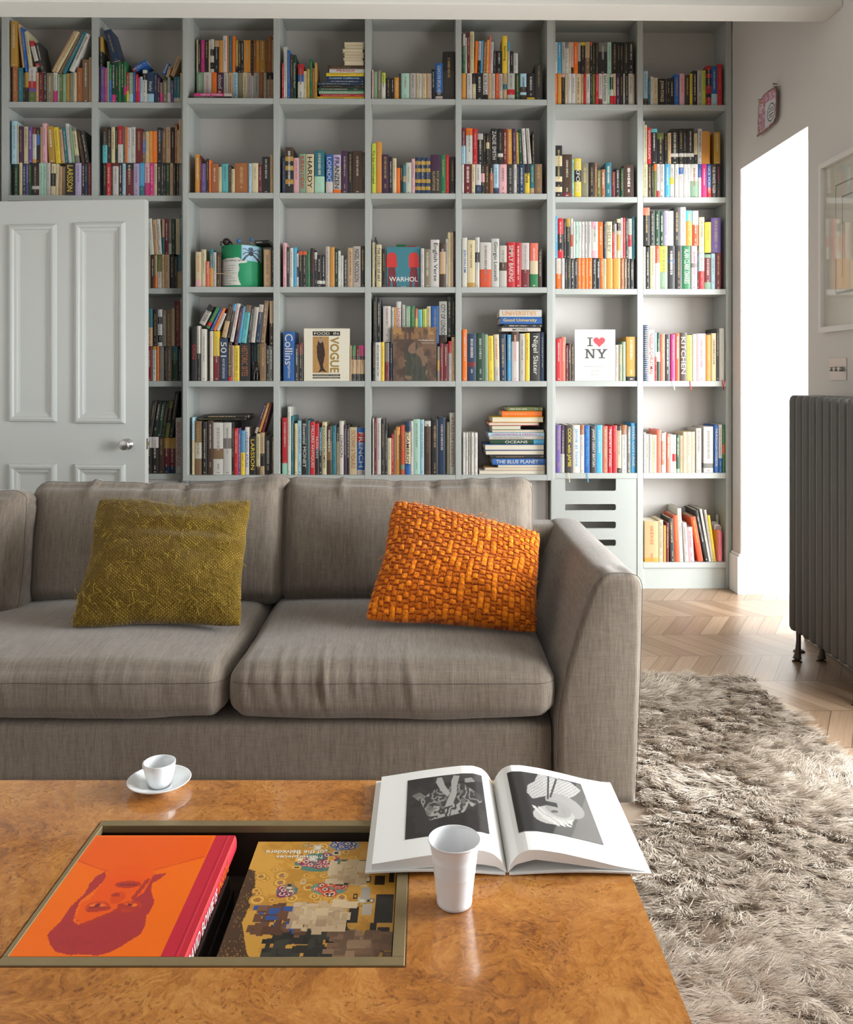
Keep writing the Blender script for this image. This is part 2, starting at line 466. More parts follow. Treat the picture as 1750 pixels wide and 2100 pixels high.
# recessed cupboards below the middle section
lx = mid.location.x
cx0, cx1 = u2[0][0], u2[4][1]
ds = [cx0, xs(560, 5.30), xs(780, 5.30), xs(925, 5.30), cx1]
for i in range(4):
    box('cupboard_door', ds[i] - lx + .003, ds[i+1] - lx - .003, .15, .17, .05, SH[4] - ST - .004, M['backpanel'], mid, bev=.002)
box('cupboard_panel', u1[1][1] - left.location.x, u1[2][0] - left.location.x, .02, .04, 0, SH[4] - ST - .001, M['backpanel'], left)
box('cupboard_panel', u1[0][1] - left.location.x, u1[1][0] - left.location.x, .02, .04, 0, SH[4] - ST - .001, M['backpanel'], left)
# ------------------------------------------------------------------ books: colour codes
PAL = {'k':('#2c2a29','black'),'K':('#3b3937','charcoal'),'g':('#7a776f','grey'),'G':('#b9b4aa','pale grey'),'w':('#cdc9c0','white'),'c':('#d0c19b','cream'),
 'y':('#e2c137','yellow'),'Y':('#b8913f','mustard'),'o':('#ea6f1c','orange'),'O':('#d2913f','tan orange'),'n':('#a0613a','rust brown'),'b':('#4b382c','dark brown'),
 'B':('#80644a','brown'),'t':('#c2a17a','tan'),'r':('#bf2a30','red'),'R':('#722a2e','dark red'),'p':('#c8357a','magenta'),'P':('#dfaab0','pale pink'),
 'u':('#2c62a8','blue'),'U':('#2b3d58','navy'),'s':('#4aa0cc','sky blue'),'S':('#a6c8d6','pale blue'),'e':('#30707a','teal'),'E':('#5fb4b8','turquoise'),
 'v':('#6b5390','purple'),'V':('#4a2f48','plum'),'l':('#b3a5c4','lilac'),'f':('#2a7548','green'),'F':('#24442f','dark green'),'m':('#a3ccb8','mint'),
 'M':('#83a083','sage green'),'h':('#bcc94e','lime'),'z':('#e0705a','salmon'),'q':('#d4552f','orange red'),'j':('#857c66','olive grey'),'x':('#66703c','olive')}
DARK = set('kKgbBrRpuUevVfFxjnqsYMzoO')
CROP = {'A':(0,30,4.605),'B':(380,30,4.605),'C':(750,30,4.605),'D':(1120,30,4.605),'E':(280,400,4.605),'F':(570,400,4.605),'G':(750,400,4.605),
        'H':(1120,400,4.605),'I':(280,770,4.605),'J':(570,770,4.605),'K':(750,770,4.605),'L':(1080,770,3.977)}
# crop, bay, shelf row, tier (l lower / u upper / s single), depth offset, base line in the crop, books: left right top colour/band options
ROWS = [
('A',1,1,'l',.012,840,'''115 163 490 n; 168 213 500 e; 215 235 545 b; 235 265 545 Y/k05; 265 335 490 w/x03/v34/r46; 338 362 545 t; 362 408 545 R; 408 440 550 K; 440 500 550 j; 502 540 545 w/p04 <-18; 542 562 560 M; 563 586 560 x; 588 622 560 M; 624 655 552 Y; 656 692 550 g; 693 720 545 c; 722 772 500 n; 774 838 420 B; 839 863 400 t'''),
('A',1,1,'u',.012,480,'''97 160 60 Y; 208 234 85 t <-62 b500; 236 262 120 u <-62 b500; 264 300 152 c <-52 b500; 335 376 245 w/r01/k12/r8A <-62 b520; 378 425 262 K <-85 b520; 478 508 145 t <215 b520; 510 542 150 c <208 b525; 544 574 175 B <180 b530; 578 611 148 e <184 b530; 638 690 168 w <170 b540'''),
('A',2,1,'l',.012,840,'''945 988 490 v; 989 1007 500 p; 1008 1031 440 M; 1032 1054 470 f/u06/f6A; 1055 1089 450 F/p02; 1090 1114 455 F; 1115 1140 445 f; 1141 1168 440 F; 1169 1193 440 f/p24; 1194 1214 545 r/y04; 1215 1256 545 M/S03; 1258 1276 545 u; 1277 1300 560 r; 1301 1323 590 p; 1324 1344 585 S; 1345 1385 520 w/k79; 1387 1450 540 U/S03 'w"Italy; 1452 1482 545 U; 1483 1510 590 V; 1511 1534 640 p/g5A; 1536 1580 620 j; 1582 1610 590 M/w04; 1612 1638 620 v; 1640 1668 585 e/G02; 1669 1700 585 e/G02; 1701 1715 550 c'''),
('A',2,1,'u',.012,480,'''945 968 210 k/Y5A; 1062 1135 132 U <-92 b440; 1520 1554 448 u <50 b570 "FRANCE; 1560 1590 480 t <34 b575; 1600 1640 388 t <88 b580'''),
('A',1,2,'l',.012,1715,'''130 170 1410 F; 178 206 1395 c; 208 244 1405 U; 245 264 1410 v; 265 294 1410 F; 295 364 1400 k/w23; 365 383 1400 w; 384 404 1400 m; 405 436 1400 m; 437 472 1400 G; 474 518 1405 c/k37 <8; 520 545 1410 c <6; 547 580 1430 t; 581 611 1430 B; 612 704 1400 k 'y"LARSSON; 708 765 1400 l; 768 800 1410 k; 801 824 1410 U; 825 862 1400 R'''),
('A',1,2,'u',.012,1395,'''108 160 1005 S; 162 174 1030 c; 176 215 1055 V; 220 264 1055 c; 266 303 1060 v; 305 341 1060 w/O01/R8A; 342 374 1065 k/u58; 376 398 1060 t; 400 440 1025 P <-18; 460 518 1050 Y <-36; 525 572 1060 y <-42; 578 610 1080 t <-32; 612 642 1060 e <-30; 646 680 1025 w <-35; 682 704 1060 M <-32; 710 750 1060 g/c29 <-42; 770 800 1085 b <-50; 804 842 1090 K <-62'''),
('A',2,2,'l',.012,1715,'''970 1004 1400 k; 1005 1046 1400 r; 1047 1062 1400 k; 1063 1118 1400 w/R9A; 1120 1154 1400 k; 1155 1184 1405 S; 1185 1255 1400 R/k8A; 1260 1314 1405 l; 1315 1363 1400 s/e03; 1365 1410 1400 P/p04; 1412 1454 1400 p; 1455 1479 1405 c; 1480 1519 1400 k; 1520 1544 1400 K; 1545 1564 1400 k; 1565 1604 1400 F; 1605 1634 1400 t; 1635 1660 1405 k; 1661 1689 1405 k; 1690 1715 1410 g'''),
('A',2,2,'u',.012,1395,'''965 1009 1060 b/E05; 1010 1049 1060 k; 1050 1084 1060 c; 1085 1111 1060 k; 1112 1159 1050 r/w05; 1160 1179 1060 e; 1180 1199 1060 o; 1200 1239 1065 w 'r; 1240 1278 1060 w; 1280 1344 1075 R; 1345 1374 1100 B/u37; 1375 1404 1105 c; 1405 1439 1100 O; 1440 1482 1100 o; 1485 1529 1065 k/U69; 1530 1569 1090 B; 1570 1609 1062 t; 1610 1649 1062 k; 1650 1674 1025 n; 1675 1689 1090 c; 1690 1715 990 t'''),
('B',3,1,'l',.15,788,'''105 165 545 M; 170 246 543 w 'r; 248 295 545 o; 298 361 545 V/R05 'w"cloud atlas; 362 403 545 G; 405 448 545 t; 450 495 545 S; 497 540 548 j; 542 587 545 c; 588 624 548 G; 625 644 545 w/R9A; 645 697 545 G; 700 741 545 n; 742 767 548 G; 768 833 545 t/k8A'''),
('B',3,1,'u',.15,540,'''105 121 235 c; 122 144 240 k; 145 183 237 p; 185 219 240 k; 220 234 240 c; 235 268 228 w/k13/k57; 270 317 240 k/t8A; 318 354 240 O; 355 394 198 w; 395 409 198 o; 410 442 200 e 'o; 443 472 200 o; 474 499 238 Y/k02; 500 524 245 k; 525 551 250 k; 552 616 240 O; 617 642 240 k; 643 667 235 n; 668 704 243 O; 705 755 240 Y; 758 774 240 n; 775 818 200 n; 819 834 235 t'''),
('B',4,1,'s',.012,788,'''912 928 455 r; 930 948 305 w; 949 962 300 w; 963 990 335 u; 993 1014 370 b; 1015 1046 378 F 'w"Revolutionary Road; 1062 1117 465 w/u57/r7A; 1118 1147 530 c; 1148 1174 510 Y; 1175 1199 415 f; 1200 1221 500 n; 1222 1243 450 Y'''),
('B',3,2,'s',.012,1683,'''92 137 1318 O; 138 149 1330 R; 150 194 1405 v; 195 224 1360 k; 225 239 1370 o; 240 311 1410 n; 312 341 1435 c; 343 407 1408 E; 408 434 1420 b; 435 465 1455 c; 467 592 1400 n; 597 626 1405 S; 628 687 1400 c; 690 722 1410 R; 725 800 1340 k; 802 834 1320 t'''),
('B',4,2,'s',.012,1683,'''915 943 1350 U; 945 1019 1252 b/k02/Y23/k35/Y56/k67/Y78; 1022 1076 1350 P; 1078 1137 1313 M 'r"KIRAN DESAI; 1140 1214 1315 c 'k"HARDY; 1220 1315 1282 e/m04; 1328 1393 1318 u/w03 'w"LONDON; 1398 1470 1322 G/o01/l7A 'k"FRANZEN; 1475 1535 1282 V; 1537 1580 1290 k; 1582 1671 1285 b; 1673 1697 1300 K'''),
('C',5,1,'s',.012,793,'''60 74 520 P; 75 110 535 M; 112 148 522 j; 150 188 548 w/h6A; 190 239 597 k; 240 270 600 k; 272 317 590 O; 318 335 555 k; 337 414 552 m 'r; 418 476 552 G; 478 500 552 c; 501 530 552 w; 531 575 553 c; 577 606 553 t; 607 624 553 G; 625 656 515 k; 660 729 455 u/k12/G01 'w"SCIENCE FOR SPECIAL NEEDS; 730 845 345 K/k6A'''),
('C',6,1,'l',.012,793,'''910 948 552 O; 955 1006 553 w; 1008 1041 553 c/k6A; 1042 1111 553 k; 1112 1155 553 w/k02 'k"BOB DYLAN; 1157 1190 553 t; 1192 1223 555 G; 1225 1260 553 q; 1262 1298 555 G; 1300 1335 553 t/e46; 1340 1410 553 G/r24; 1412 1460 555 F; 1463 1522 553 S/b02/b35; 1525 1600 553 k/y01; 1605 1672 460 K'''),
('C',6,1,'u',.012,548,'''908 920 180 k; 921 941 180 f/w7A; 942 960 215 w; 962 985 165 R; 986 1026 157 c; 1028 1054 250 o <10; 1056 1081 250 w/k04 <13; 1083 1108 240 s <12; 1110 1134 255 n <10; 1136 1161 235 O <10; 1162 1178 190 z <8; 1180 1203 255 w <8; 1206 1230 340 K; 1232 1290 340 k; 1292 1338 198 y <-14 'k"Spinning; 1342 1364 255 w/s7A; 1366 1396 345 k; 1398 1440 362 w'''),
('C',5,2,'s',.012,1683,'''58 96 1215 h 'k"To be continued; 97 151 1200 O; 152 219 1318 V; 221 254 1340 k 'w; 255 291 1355 c; 292 326 1445 o; 328 351 1420 k; 352 379 1412 e/t46; 381 433 1395 w; 435 466 1360 P; 468 515 1348 U/Y12/U23/Y34/U46/Y67/U78/Y89; 516 562 1348 U/Y12/U23/Y34/U46/Y67/U78/Y89; 563 612 1348 U/Y12/U23/Y34/U46/Y67/U78/Y89; 615 711 1322 K/V6A 't"ROY JENKINS|GLADSTONE; 712 755 1322 f; 756 790 1322 r; 795 850 1340 k'''),
('C',6,2,'l',.012,1683,'''910 930 1412 w; 932 1001 1410 R; 1003 1034 1412 c; 1038 1091 1412 w/U03; 1092 1125 1412 k/P47; 1127 1171 1412 b; 1172 1206 1412 n/k7A; 1210 1258 1412 S/U02; 1262 1336 1412 P; 1338 1399 1412 K 'w; 1400 1430 1412 w; 1431 1446 1412 k; 1447 1504 1412 U; 1505 1551 1410 y/k7A 'k"Pelé; 1555 1598 1412 e/t02; 1600 1668 1410 B'''),
('C',6,2,'u',.012,1405,'''910 945 1065 R/S05; 950 1012 1070 w/o8A; 1015 1056 1075 r; 1058 1111 1120 k/G8A; 1112 1139 1120 k; 1140 1169 1118 k/c57; 1170 1184 1120 b; 1185 1246 1075 R/k0A 'w"ZADIE SMITH; 1250 1299 1075 k/w23; 1300 1338 1075 R; 1340 1386 1080 O; 1392 1424 1075 V <-10; 1426 1450 1110 Y <-20; 1453 1482 1080 F <-24; 1492 1524 1072 w <-28; 1536 1570 1072 G <-26; 1574 1596 1100 k'''),
('D',7,1,'l',.012,853,'''86 110 555 o; 111 146 555 O; 147 180 560 k/P9A; 182 207 558 c; 208 240 556 w; 242 280 556 w; 282 334 556 c; 335 357 560 t; 358 380 556 r; 382 420 556 w; 422 440 560 k; 441 468 556 R/x0A; 469 499 556 r; 500 532 556 w/R02; 535 580 556 w 'k"KATE ATKINSON; 582 605 556 m; 607 637 560 w/F59/r03; 638 660 556 c/r03; 662 700 556 V; 701 734 556 k; 735 747 556 w; 748 781 556 k; 782 822 556 G; 823 838 560 t'''),
('D',7,1,'u',.012,548,'''86 109 258 w; 111 148 258 s; 150 183 258 G; 184 214 258 w/g8A; 215 239 258 c; 240 261 260 P/k02; 262 302 258 o; 303 329 262 G/k04; 330 372 258 k/y9A; 374 419 255 B/t5A; 420 439 258 k/q9A; 440 469 258 k; 470 497 262 K; 500 580 258 k/g7A; 582 620 258 m; 622 679 258 k; 680 699 258 k; 700 737 258 k; 738 780 258 F/k0A; 782 828 258 k'''),
('D',8,1,'s',.012,853,'''921 965 530 S/b02; 967 989 605 e; 990 1017 585 w; 1018 1058 595 c; 1060 1129 605 k 'c"JOHN FOWLES; 1130 1149 605 K; 1150 1169 600 k; 1170 1212 600 k; 1215 1262 560 u; 1265 1312 556 P 'q; 1315 1361 568 K; 1362 1386 556 y; 1387 1431 528 k; 1432 1477 525 G; 1478 1511 525 h; 1515 1563 483 r/k23/k57/k89; 1565 1621 483 u/S03; 1622 1668 465 R/r0A'''),
('D',7,2,'s',.012,1720,'''88 154 1235 c/k01/k23/k46/c67/k8A; 155 247 1318 R/b1A; 248 271 1365 m; 272 333 1358 y/k47 'w"OXFORD; 334 405 1402 j; 407 463 1395 k; 464 480 1400 n; 481 522 1465 x; 523 560 1460 n; 563 620 1395 e; 622 655 1480 R; 657 704 1450 k; 705 733 1450 F; 735 835 1418 b'''),
('D',8,2,'l',.012,1720,'''921 964 1410 c; 965 997 1412 b; 998 1021 1412 k; 1022 1046 1410 x/o8A; 1048 1074 1410 w/r02; 1075 1121 1412 G; 1125 1171 1410 s; 1175 1216 1410 w/y46; 1218 1256 1410 w; 1258 1299 1410 w/u79; 1300 1334 1412 w; 1335 1365 1410 w; 1367 1441 1410 w/M05 'r; 1442 1470 1410 w/u6A; 1472 1521 1410 p; 1522 1563 1410 u/r03 'w"NICK HORNBY; 1565 1610 1412 b 'w"THE WHITE TIGER; 1612 1655 1410 k 'p'''),
('D',8,2,'u',.012,1405,'''921 932 1005 w; 933 956 1040 c; 958 994 1065 r 'w"SNOWDROPS; 996 1054 1075 k/E9A; 1055 1118 1115 k/x8A; 1120 1151 1118 k; 1152 1183 1115 t; 1185 1256 1075 k/w23; 1258 1298 1075 k/w23; 1299 1331 1075 k/w23; 1332 1400 1075 k/w23; 1401 1433 1120 c/k03; 1435 1474 1075 w <5; 1478 1552 1100 O; 1590 1648 1108 Y'''),
('E',2,3,'l',.012,887,'''60 94 560 t; 95 129 565 j; 130 171 570 b; 172 191 568 t/o04; 193 238 565 G/x5A; 240 260 562 t <-12; 263 310 562 t; 311 354 560 k; 355 384 580 K; 385 430 562 t/e5A'''),
('E',2,3,'u',.012,555,'''120 163 220 w <-22; 166 203 230 t <-20; 206 238 225 w <-20; 240 261 230 t/e05; 262 301 222 R; 303 329 220 g/w03; 330 362 225 F; 367 409 222 c; 410 430 180 e'''),
('E',2,4,'l',.012,1757,'''95 145 1430 R; 148 189 1428 w/Y9A; 190 208 1428 o; 210 254 1430 g; 255 287 1430 K; 288 329 1428 B; 330 384 1430 F/e6A; 385 430 1450 k'''),
('E',2,4,'u',.012,1415,'''95 149 1075 t/e5A; 150 198 1080 k; 200 239 1080 w/k13/k68; 240 274 1090 g; 275 329 1080 B; 330 357 1070 c; 358 411 1000 R; 413 432 980 c'''),
('E',3,3,'s',.030,868,'''556 609 535 c/P02 'o; 610 653 512 c; 655 688 625 z; 690 721 510 O/e5A d9; 722 752 540 G d6; 753 794 540 b d3; 1202 1270 515 t; 1272 1302 490 k'''),
('E',3,4,'l',.012,1757,'''518 569 1240 k 'r"DOG; 571 600 1235 k/w5A; 608 660 1265 w; 690 721 1285 w 'r; 725 784 1285 y/R05; 786 860 1352 U 'w"501|MUST-VISIT DESTINATIONS; 862 898 1390 b/r01 't"Adventure Britain; 900 922 1420 t; 925 970 1420 y; 973 1070 1400 U/k0A 'n"HISTORIC SITES; 1075 1099 1400 R +6; 1100 1139 1400 S/e5A +6; 1140 1164 1400 c +6; 1165 1222 1400 B; 1225 1254 1420 k; 1255 1289 1425 g; 1290 1302 1425 R'''),
('E',3,4,'u',.012,1400,'''578 640 1028 G/k7A <108 b1230 'k"NEW YORK; 645 684 1052 f/r13 <108 b1250; 688 714 1070 u <100 b1265; 717 744 1062 o <95 b1275; 748 776 1110 w <70 b1280; 800 846 1025 b/t05 <45 b1340; 850 876 1025 k/s8A <42 b1350; 878 912 1020 w 'r <42 b1350; 922 954 1060 V <42 b1405; 956 980 1050 s <30 b1405; 985 1036 1035 E/B8A <20; 1038 1072 1050 K <20; 1078 1116 1055 G <20; 1120 1164 1030 U/G8A <28; 1168 1210 995 B <16; 1256 1300 1000 b/t5A'''),
('F',4,3,'s',.012,868,'''49 81 450 P; 82 111 492 K; 112 144 500 w; 145 177 492 s; 178 194 550 w/k36; 195 229 530 k/q9A; 230 272 530 k/q9A; 274 303 527 f; 307 343 503 k 'r; 345 369 540 k/w8A; 370 411 565 k/w12; 412 448 565 k/w12; 450 488 485 G; 490 535 490 O; 537 567 503 F; 568 591 528 w; 592 618 570 w; 620 658 595 K; 660 710 497 t 'k; 711 781 483 G 'k"NIGEL NICOLSON; 783 826 480 F/k0A'''),
('F',5,3,'s',.012,868,'''892 914 447 c; 915 929 398 k; 930 978 467 c 'k"THE STORY OF ART; 980 1020 510 k; 1350 1381 503 w; 1382 1444 510 j; 1445 1526 420 w 'k"English Verse; 1530 1585 452 b/t38; 1587 1606 412 G; 1607 1631 352 c; 1632 1657 352 t; 1658 1685 340 k'''),
('F',4,4,'s',.012,1757,'''52 155 1288 u/r00 'w"Collins|English Dictionary; 158 194 1410 K; 195 235 1395 k/R7A; 682 695 1420 t; 696 734 1420 K/t26/f7A; 735 776 1420 K/t26/R7A; 778 832 1420 K/t26/p7A'''),
('F',5,4,'l',.012,1757,'''896 920 1385 k; 921 972 1390 w 'k"don't accept me as I am; 974 1006 1388 Y/y0A; 1010 1052 1395 g/R05; 1060 1083 1400 U; 1506 1527 1430 g/Y36; 1530 1560 1400 R; 1561 1612 1405 R; 1614 1642 1380 G/r7A; 1643 1682 1342 t'''),
('F',5,4,'u',.050,1390,'''900 934 960 k; 935 973 965 k 'w; 995 1066 1048 w; 1072 1099 1060 G; 1100 1118 1060 O; 1120 1164 1005 w 'r"LONDON; 1172 1200 1035 G; 1203 1250 1050 M; 1253 1294 1048 f/m02; 1298 1320 1070 q/y37; 1322 1363 1080 E; 1368 1405 1075 h; 1408 1445 1050 c; 1449 1521 1048 u b1405; 1525 1598 1003 w/b02 'k"CITY OF LONDON b1400; 1602 1640 960 K; 1641 1685 965 k'''),
('G',6,3,'s',.012,865,'''913 960 402 w 'u"JERUSALEM; 962 1034 425 Y/c1A; 1036 1076 398 w/k57; 1082 1188 445 w/q04; 1190 1263 410 w 'k"Giorgio Locatelli; 1266 1335 475 G/b46; 1338 1414 445 p/r0A 'w"SIMPLY BAKING; 1416 1471 447 r; 1473 1549 450 G/R04; 1555 1630 452 P/f03/c36/z6A; 1632 1668 510 b'''),
('G',6,4,'s',.012,1752,'''915 958 1268 o 'w; 962 1046 1308 U/R34; 1050 1124 1303 F <-10; 1126 1158 1315 M <-14; 1162 1215 1328 y <-12; 1218 1268 1315 G/c3A 'r <-8; 1272 1330 1315 U <-6; 1340 1378 1318 s; 1380 1448 1290 w/b8A 'q; 1455 1506 1308 G; 1508 1551 1303 y; 1552 1650 1300 k 'w"Nigel Slater; 1655 1690 1293 U'''),
('H',7,3,'l',.012,883,'''100 149 597 w/o05; 150 177 597 w; 178 204 600 k; 205 234 600 K; 235 269 600 k; 270 301 600 K; 302 329 595 o; 330 366 595 o; 367 399 595 o; 400 440 595 o; 442 477 597 K; 478 514 600 k; 515 549 597 o; 550 574 600 c; 575 632 597 O; 635 704 597 O; 705 739 600 n; 740 764 600 B; 765 794 602 k; 795 833 602 k'''),
('H',7,3,'u',.012,585,'''90 110 200 s; 112 166 218 r/k26; 168 190 222 k; 192 233 220 k/Y8A; 235 257 222 w/q36; 258 277 250 w; 278 307 250 m; 308 334 250 w; 335 364 250 w; 365 394 250 G; 395 430 250 G; 432 492 250 P/w28; 495 546 252 o; 548 568 250 U; 570 627 250 c 'j"SHELLEY; 628 650 250 r/k7A; 651 671 270 w; 672 705 225 c/k79/O26; 706 727 215 w; 728 751 215 r; 752 779 220 K; 780 813 222 G/r36; 815 848 205 e'''),
('H',8,3,'l',.012,880,'''922 944 485 G; 945 983 490 k; 985 1033 478 c; 1035 1078 478 w/q6A; 1080 1151 480 h/M04; 1152 1223 478 k/U67; 1225 1289 478 k; 1293 1371 480 F/f0A 'w"ALAN CLARK DIARIES; 1375 1430 480 P/g56; 1431 1445 490 k; 1450 1501 545 r/S5A; 1503 1562 558 M/R29; 1565 1602 550 S; 1605 1660 545 R 't'''),
('H',8,3,'u',.012,475,'''922 982 118 k/z8A; 985 1029 152 K; 1030 1076 148 F; 1078 1115 155 f/F0A; 1117 1156 148 l; 1158 1208 148 w 'u; 1210 1269 115 F/K0A; 1272 1324 113 w 'r; 1325 1385 145 Y/E7A; 1388 1443 148 w/q06; 1449 1500 208 c b545; 1502 1561 255 y b555; 1565 1655 213 u/v0A b545'''),
('H',7,4,'s',.012,1748,'''96 146 1355 r 'w; 148 188 1340 r/z0A; 190 212 1420 R; 213 237 1400 b; 238 266 1405 b; 658 685 1415 G; 686 720 1410 j; 721 756 1385 M; 760 854 1338 Y/k01'''),
('H',8,4,'s',.012,1748,'''921 968 1228 U &s; 970 1029 1272 w 'r"NIGELLA CHRISTMAS; 1030 1049 1300 r/S5A; 1050 1080 1298 F/w46; 1082 1125 1312 z; 1127 1176 1315 K; 1180 1221 1315 p &w; 1225 1264 1305 q; 1265 1335 1300 b 'w"KITCHEN; 1337 1386 1322 h &r; 1388 1428 1312 G; 1432 1513 1307 w/P0A; 1515 1562 1322 O; 1565 1610 1305 c; 1612 1638 1260 K; 1640 1692 1258 w 'm &r'''),
('I',2,5,'l',.02,925,'''60 94 580 k/w7A; 95 141 580 k/w7A; 142 206 580 k/w7A; 208 257 580 b; 258 305 590 R/Y7A/U02; 306 364 590 R/Y7A/U02; 368 431 400 w 'r"GREATER LONDON STREET ATLAS'''),
('I',2,5,'u',.02,570,'''95 140 240 K <50; 145 186 245 k <50; 190 226 245 F <48; 228 258 250 k <48; 262 300 235 x/k48 <42; 304 340 150 k <60 't'''),
('I',3,5,'s',.03,940,'''522 546 395 c/S6A; 550 612 430 B/G36; 620 663 435 k 'c; 670 721 425 R/b0A; 724 818 445 w/B35; 820 896 445 w/g57; 900 918 445 k; 920 959 500 r 'w; 960 983 500 v; 985 1022 520 y/s5A; 1025 1061 488 w 'u"LONDON ATLAS; 1066 1126 580 k 'y"LARSSON; 1130 1167 550 c/b02; 1168 1207 540 t/k25; 1210 1275 570 k; 1278 1304 575 B'''),
('I',3,5,'u',.03,540,'''1112 1138 262 V/G02 <97; 1147 1170 258 O <92; 1179 1200 255 R <86'''),
('J',4,5,'s',.03,940,'''40 90 400 r/m02 'w; 92 122 295 w 'n; 123 147 385 e; 158 184 453 c; 186 223 428 S; 226 276 420 k 'w"Essential MONET; 278 301 425 e; 303 349 440 r 'w"MILLERS ANTIQUES; 351 387 455 k/r5A 'w"HUDSON'S; 388 415 490 k/e5A; 418 459 440 c 'k"BOCCACCIO'S DECAMERON; 461 508 485 b/B37; 510 548 475 e 'E; 550 580 490 j/K7A; 582 622 430 w 'k"LONDON; 623 649 470 V; 650 676 470 k; 678 748 490 Y/c0A 'n"DICTIONARY & THESAURUS; 750 832 495 u/G01/r79 'w"FRENCH'''),
('K',5,5,'s',.03,935,'''66 80 405 w; 81 106 405 R; 107 144 402 w; 145 181 415 K 't; 182 206 470 k; 207 243 592 c; 245 264 555 r; 265 284 520 B; 285 324 487 O; 325 331 560 F; 332 372 473 q/M12; 374 424 430 c/u02/U8A 'k"DECAMERON; 426 450 430 w; 451 514 413 m; 516 553 418 S; 556 616 430 b/w9A 'B; 623 685 415 k 't; 688 755 395 U; 766 794 440 j; 797 858 352 w 'n"ATLAS OF LONDON'''),
('K',6,5,'s',.012,937,'''919 944 538 w; 948 967 538 w; 971 994 538 G; 998 1022 538 w; 1026 1058 540 w'''),
('L',7,5,'s',.012,787,'''243 281 405 v; 282 314 410 G/V4A 'w; 317 378 405 K 'y"COOK with JAMIE &c; 380 437 405 w 's"jamie at home; 439 471 405 w/n8A; 474 520 408 u 's"JAMIE'S 30-MINUTE MEALS &s; 523 568 410 K 'w"JAMIE'S GREAT BRITAIN; 571 622 405 s 'c; 626 666 415 z 'c; 668 699 415 r 'w"MINISTRY OF FOOD; 703 740 408 r 'z; 742 778 412 K/c19; 780 821 405 w/n8A; 823 851 415 g; 857 912 388 u/s0A 'w"RIVER COTTAGE'''),
('L',8,5,'s',.012,780,'''960 975 465 w; 976 1001 480 w; 1002 1024 482 G; 1025 1064 485 c; 1066 1103 443 z; 1104 1126 470 w/z28; 1127 1144 465 w; 1145 1172 475 o/z0A; 1173 1191 480 w; 1193 1222 485 w/r35; 1223 1254 485 M/F1A; 1255 1279 490 t; 1280 1309 460 c; 1310 1344 460 c; 1345 1376 460 c; 1386 1430 430 G; 1450 1527 418 w/g12; 1535 1568 405 u 'w"THE MOROCCAN COOKBOOK; 1571 1600 402 w/u03; 1603 1632 408 f/q46 'y'''),
('L',8,6,'s',.012,1525,'''967 1080 1190 O/t1A 'q; 1082 1117 1180 c; 1119 1140 1225 O; 1142 1163 1200 R; 1176 1212 1165 K <-44; 1214 1251 1140 q <-56; 1253 1285 1085 w <-44; 1290 1326 1200 G <-22; 1328 1372 1235 t/P0A <-24; 1404 1448 1150 q 'y <-72; 1460 1488 1095 k <-88; 1490 1508 1088 w <-78; 1510 1528 1095 G <-62; 1530 1550 1140 V/y0A <-52'''),
]
# books lying flat, bottom first: left right top bottom colour
PILES = [
('B',3,1,.0,.11,'''35 437 768 788 b/k0A; 80 437 735 767 p/G02 'w"NEW YORK'''),
('B',4,1,.012,.2,'''1245 1690 768 788 w/y0A; 1275 1694 745 767 r; 1262 1690 715 744 M; 1250 1690 690 714 F; 1265 1694 662 689 k; 1250 1690 638 661 U; 1335 1690 612 637 U; 1335 1690 578 611 U 'S"Coastal California; 1332 1690 546 577 b/y0A; 1360 1694 507 545 w 'r"PRAGUE; 1345 1690 475 506 b; 1500 1690 430 468 c *; 1490 1680 405 428 c *; 1500 1690 379 403 c *; 1500 1690 355 378 c *; 1485 1680 322 345 c *; 1502 1692 291 318 c *; 1500 1692 258 290 c *'''),
('G',6,4,.012,.2,'''1288 1655 1252 1298 w 'k"MOVIES; 1312 1670 1217 1250 k; 1275 1670 1150 1215 u 'y"Good University; 1265 1665 1082 1148 w 'O"UNIVERSITIES'''),
('K',6,5,.03,.25,'''1072 1700 896 930 G *; 1125 1700 869 894 t *; 1250 1700 846 867 w *; 1200 1700 786 844 U/u0A 'w"THE BLUE PLANET; 1190 1690 752 784 k 't; 1135 1690 707 750 K *; 1128 1690 652 705 u *; 1190 1690 606 650 F/s02 'w"OCEANS; 1170 1690 575 604 G; 1160 1690 541 573 S 'r"LONDON EATING & DRINKING; 1195 1690 512 539 g *; 1192 1470 474 510 M *; 1165 1640 442 472 r *; 1195 1680 392 440 y *; 1290 1668 338 390 o; 1340 1675 298 336 x'''),
('I',3,5,.05,.2,'''558 1020 406 440 k 'y; 625 1050 372 404 k 't'''),
]
ORD = 'first second third fourth fifth sixth seventh eighth ninth tenth eleventh twelfth thirteenth fourteenth fifteenth sixteenth seventeenth eighteenth nineteenth twentieth twenty-first twenty-second twenty-third twenty-fourth twenty-fifth twenty-sixth twenty-seventh'.split()
SHELFNAME = {1:'top',2:'second',3:'third',4:'fourth',5:'fifth',6:'lowest'}

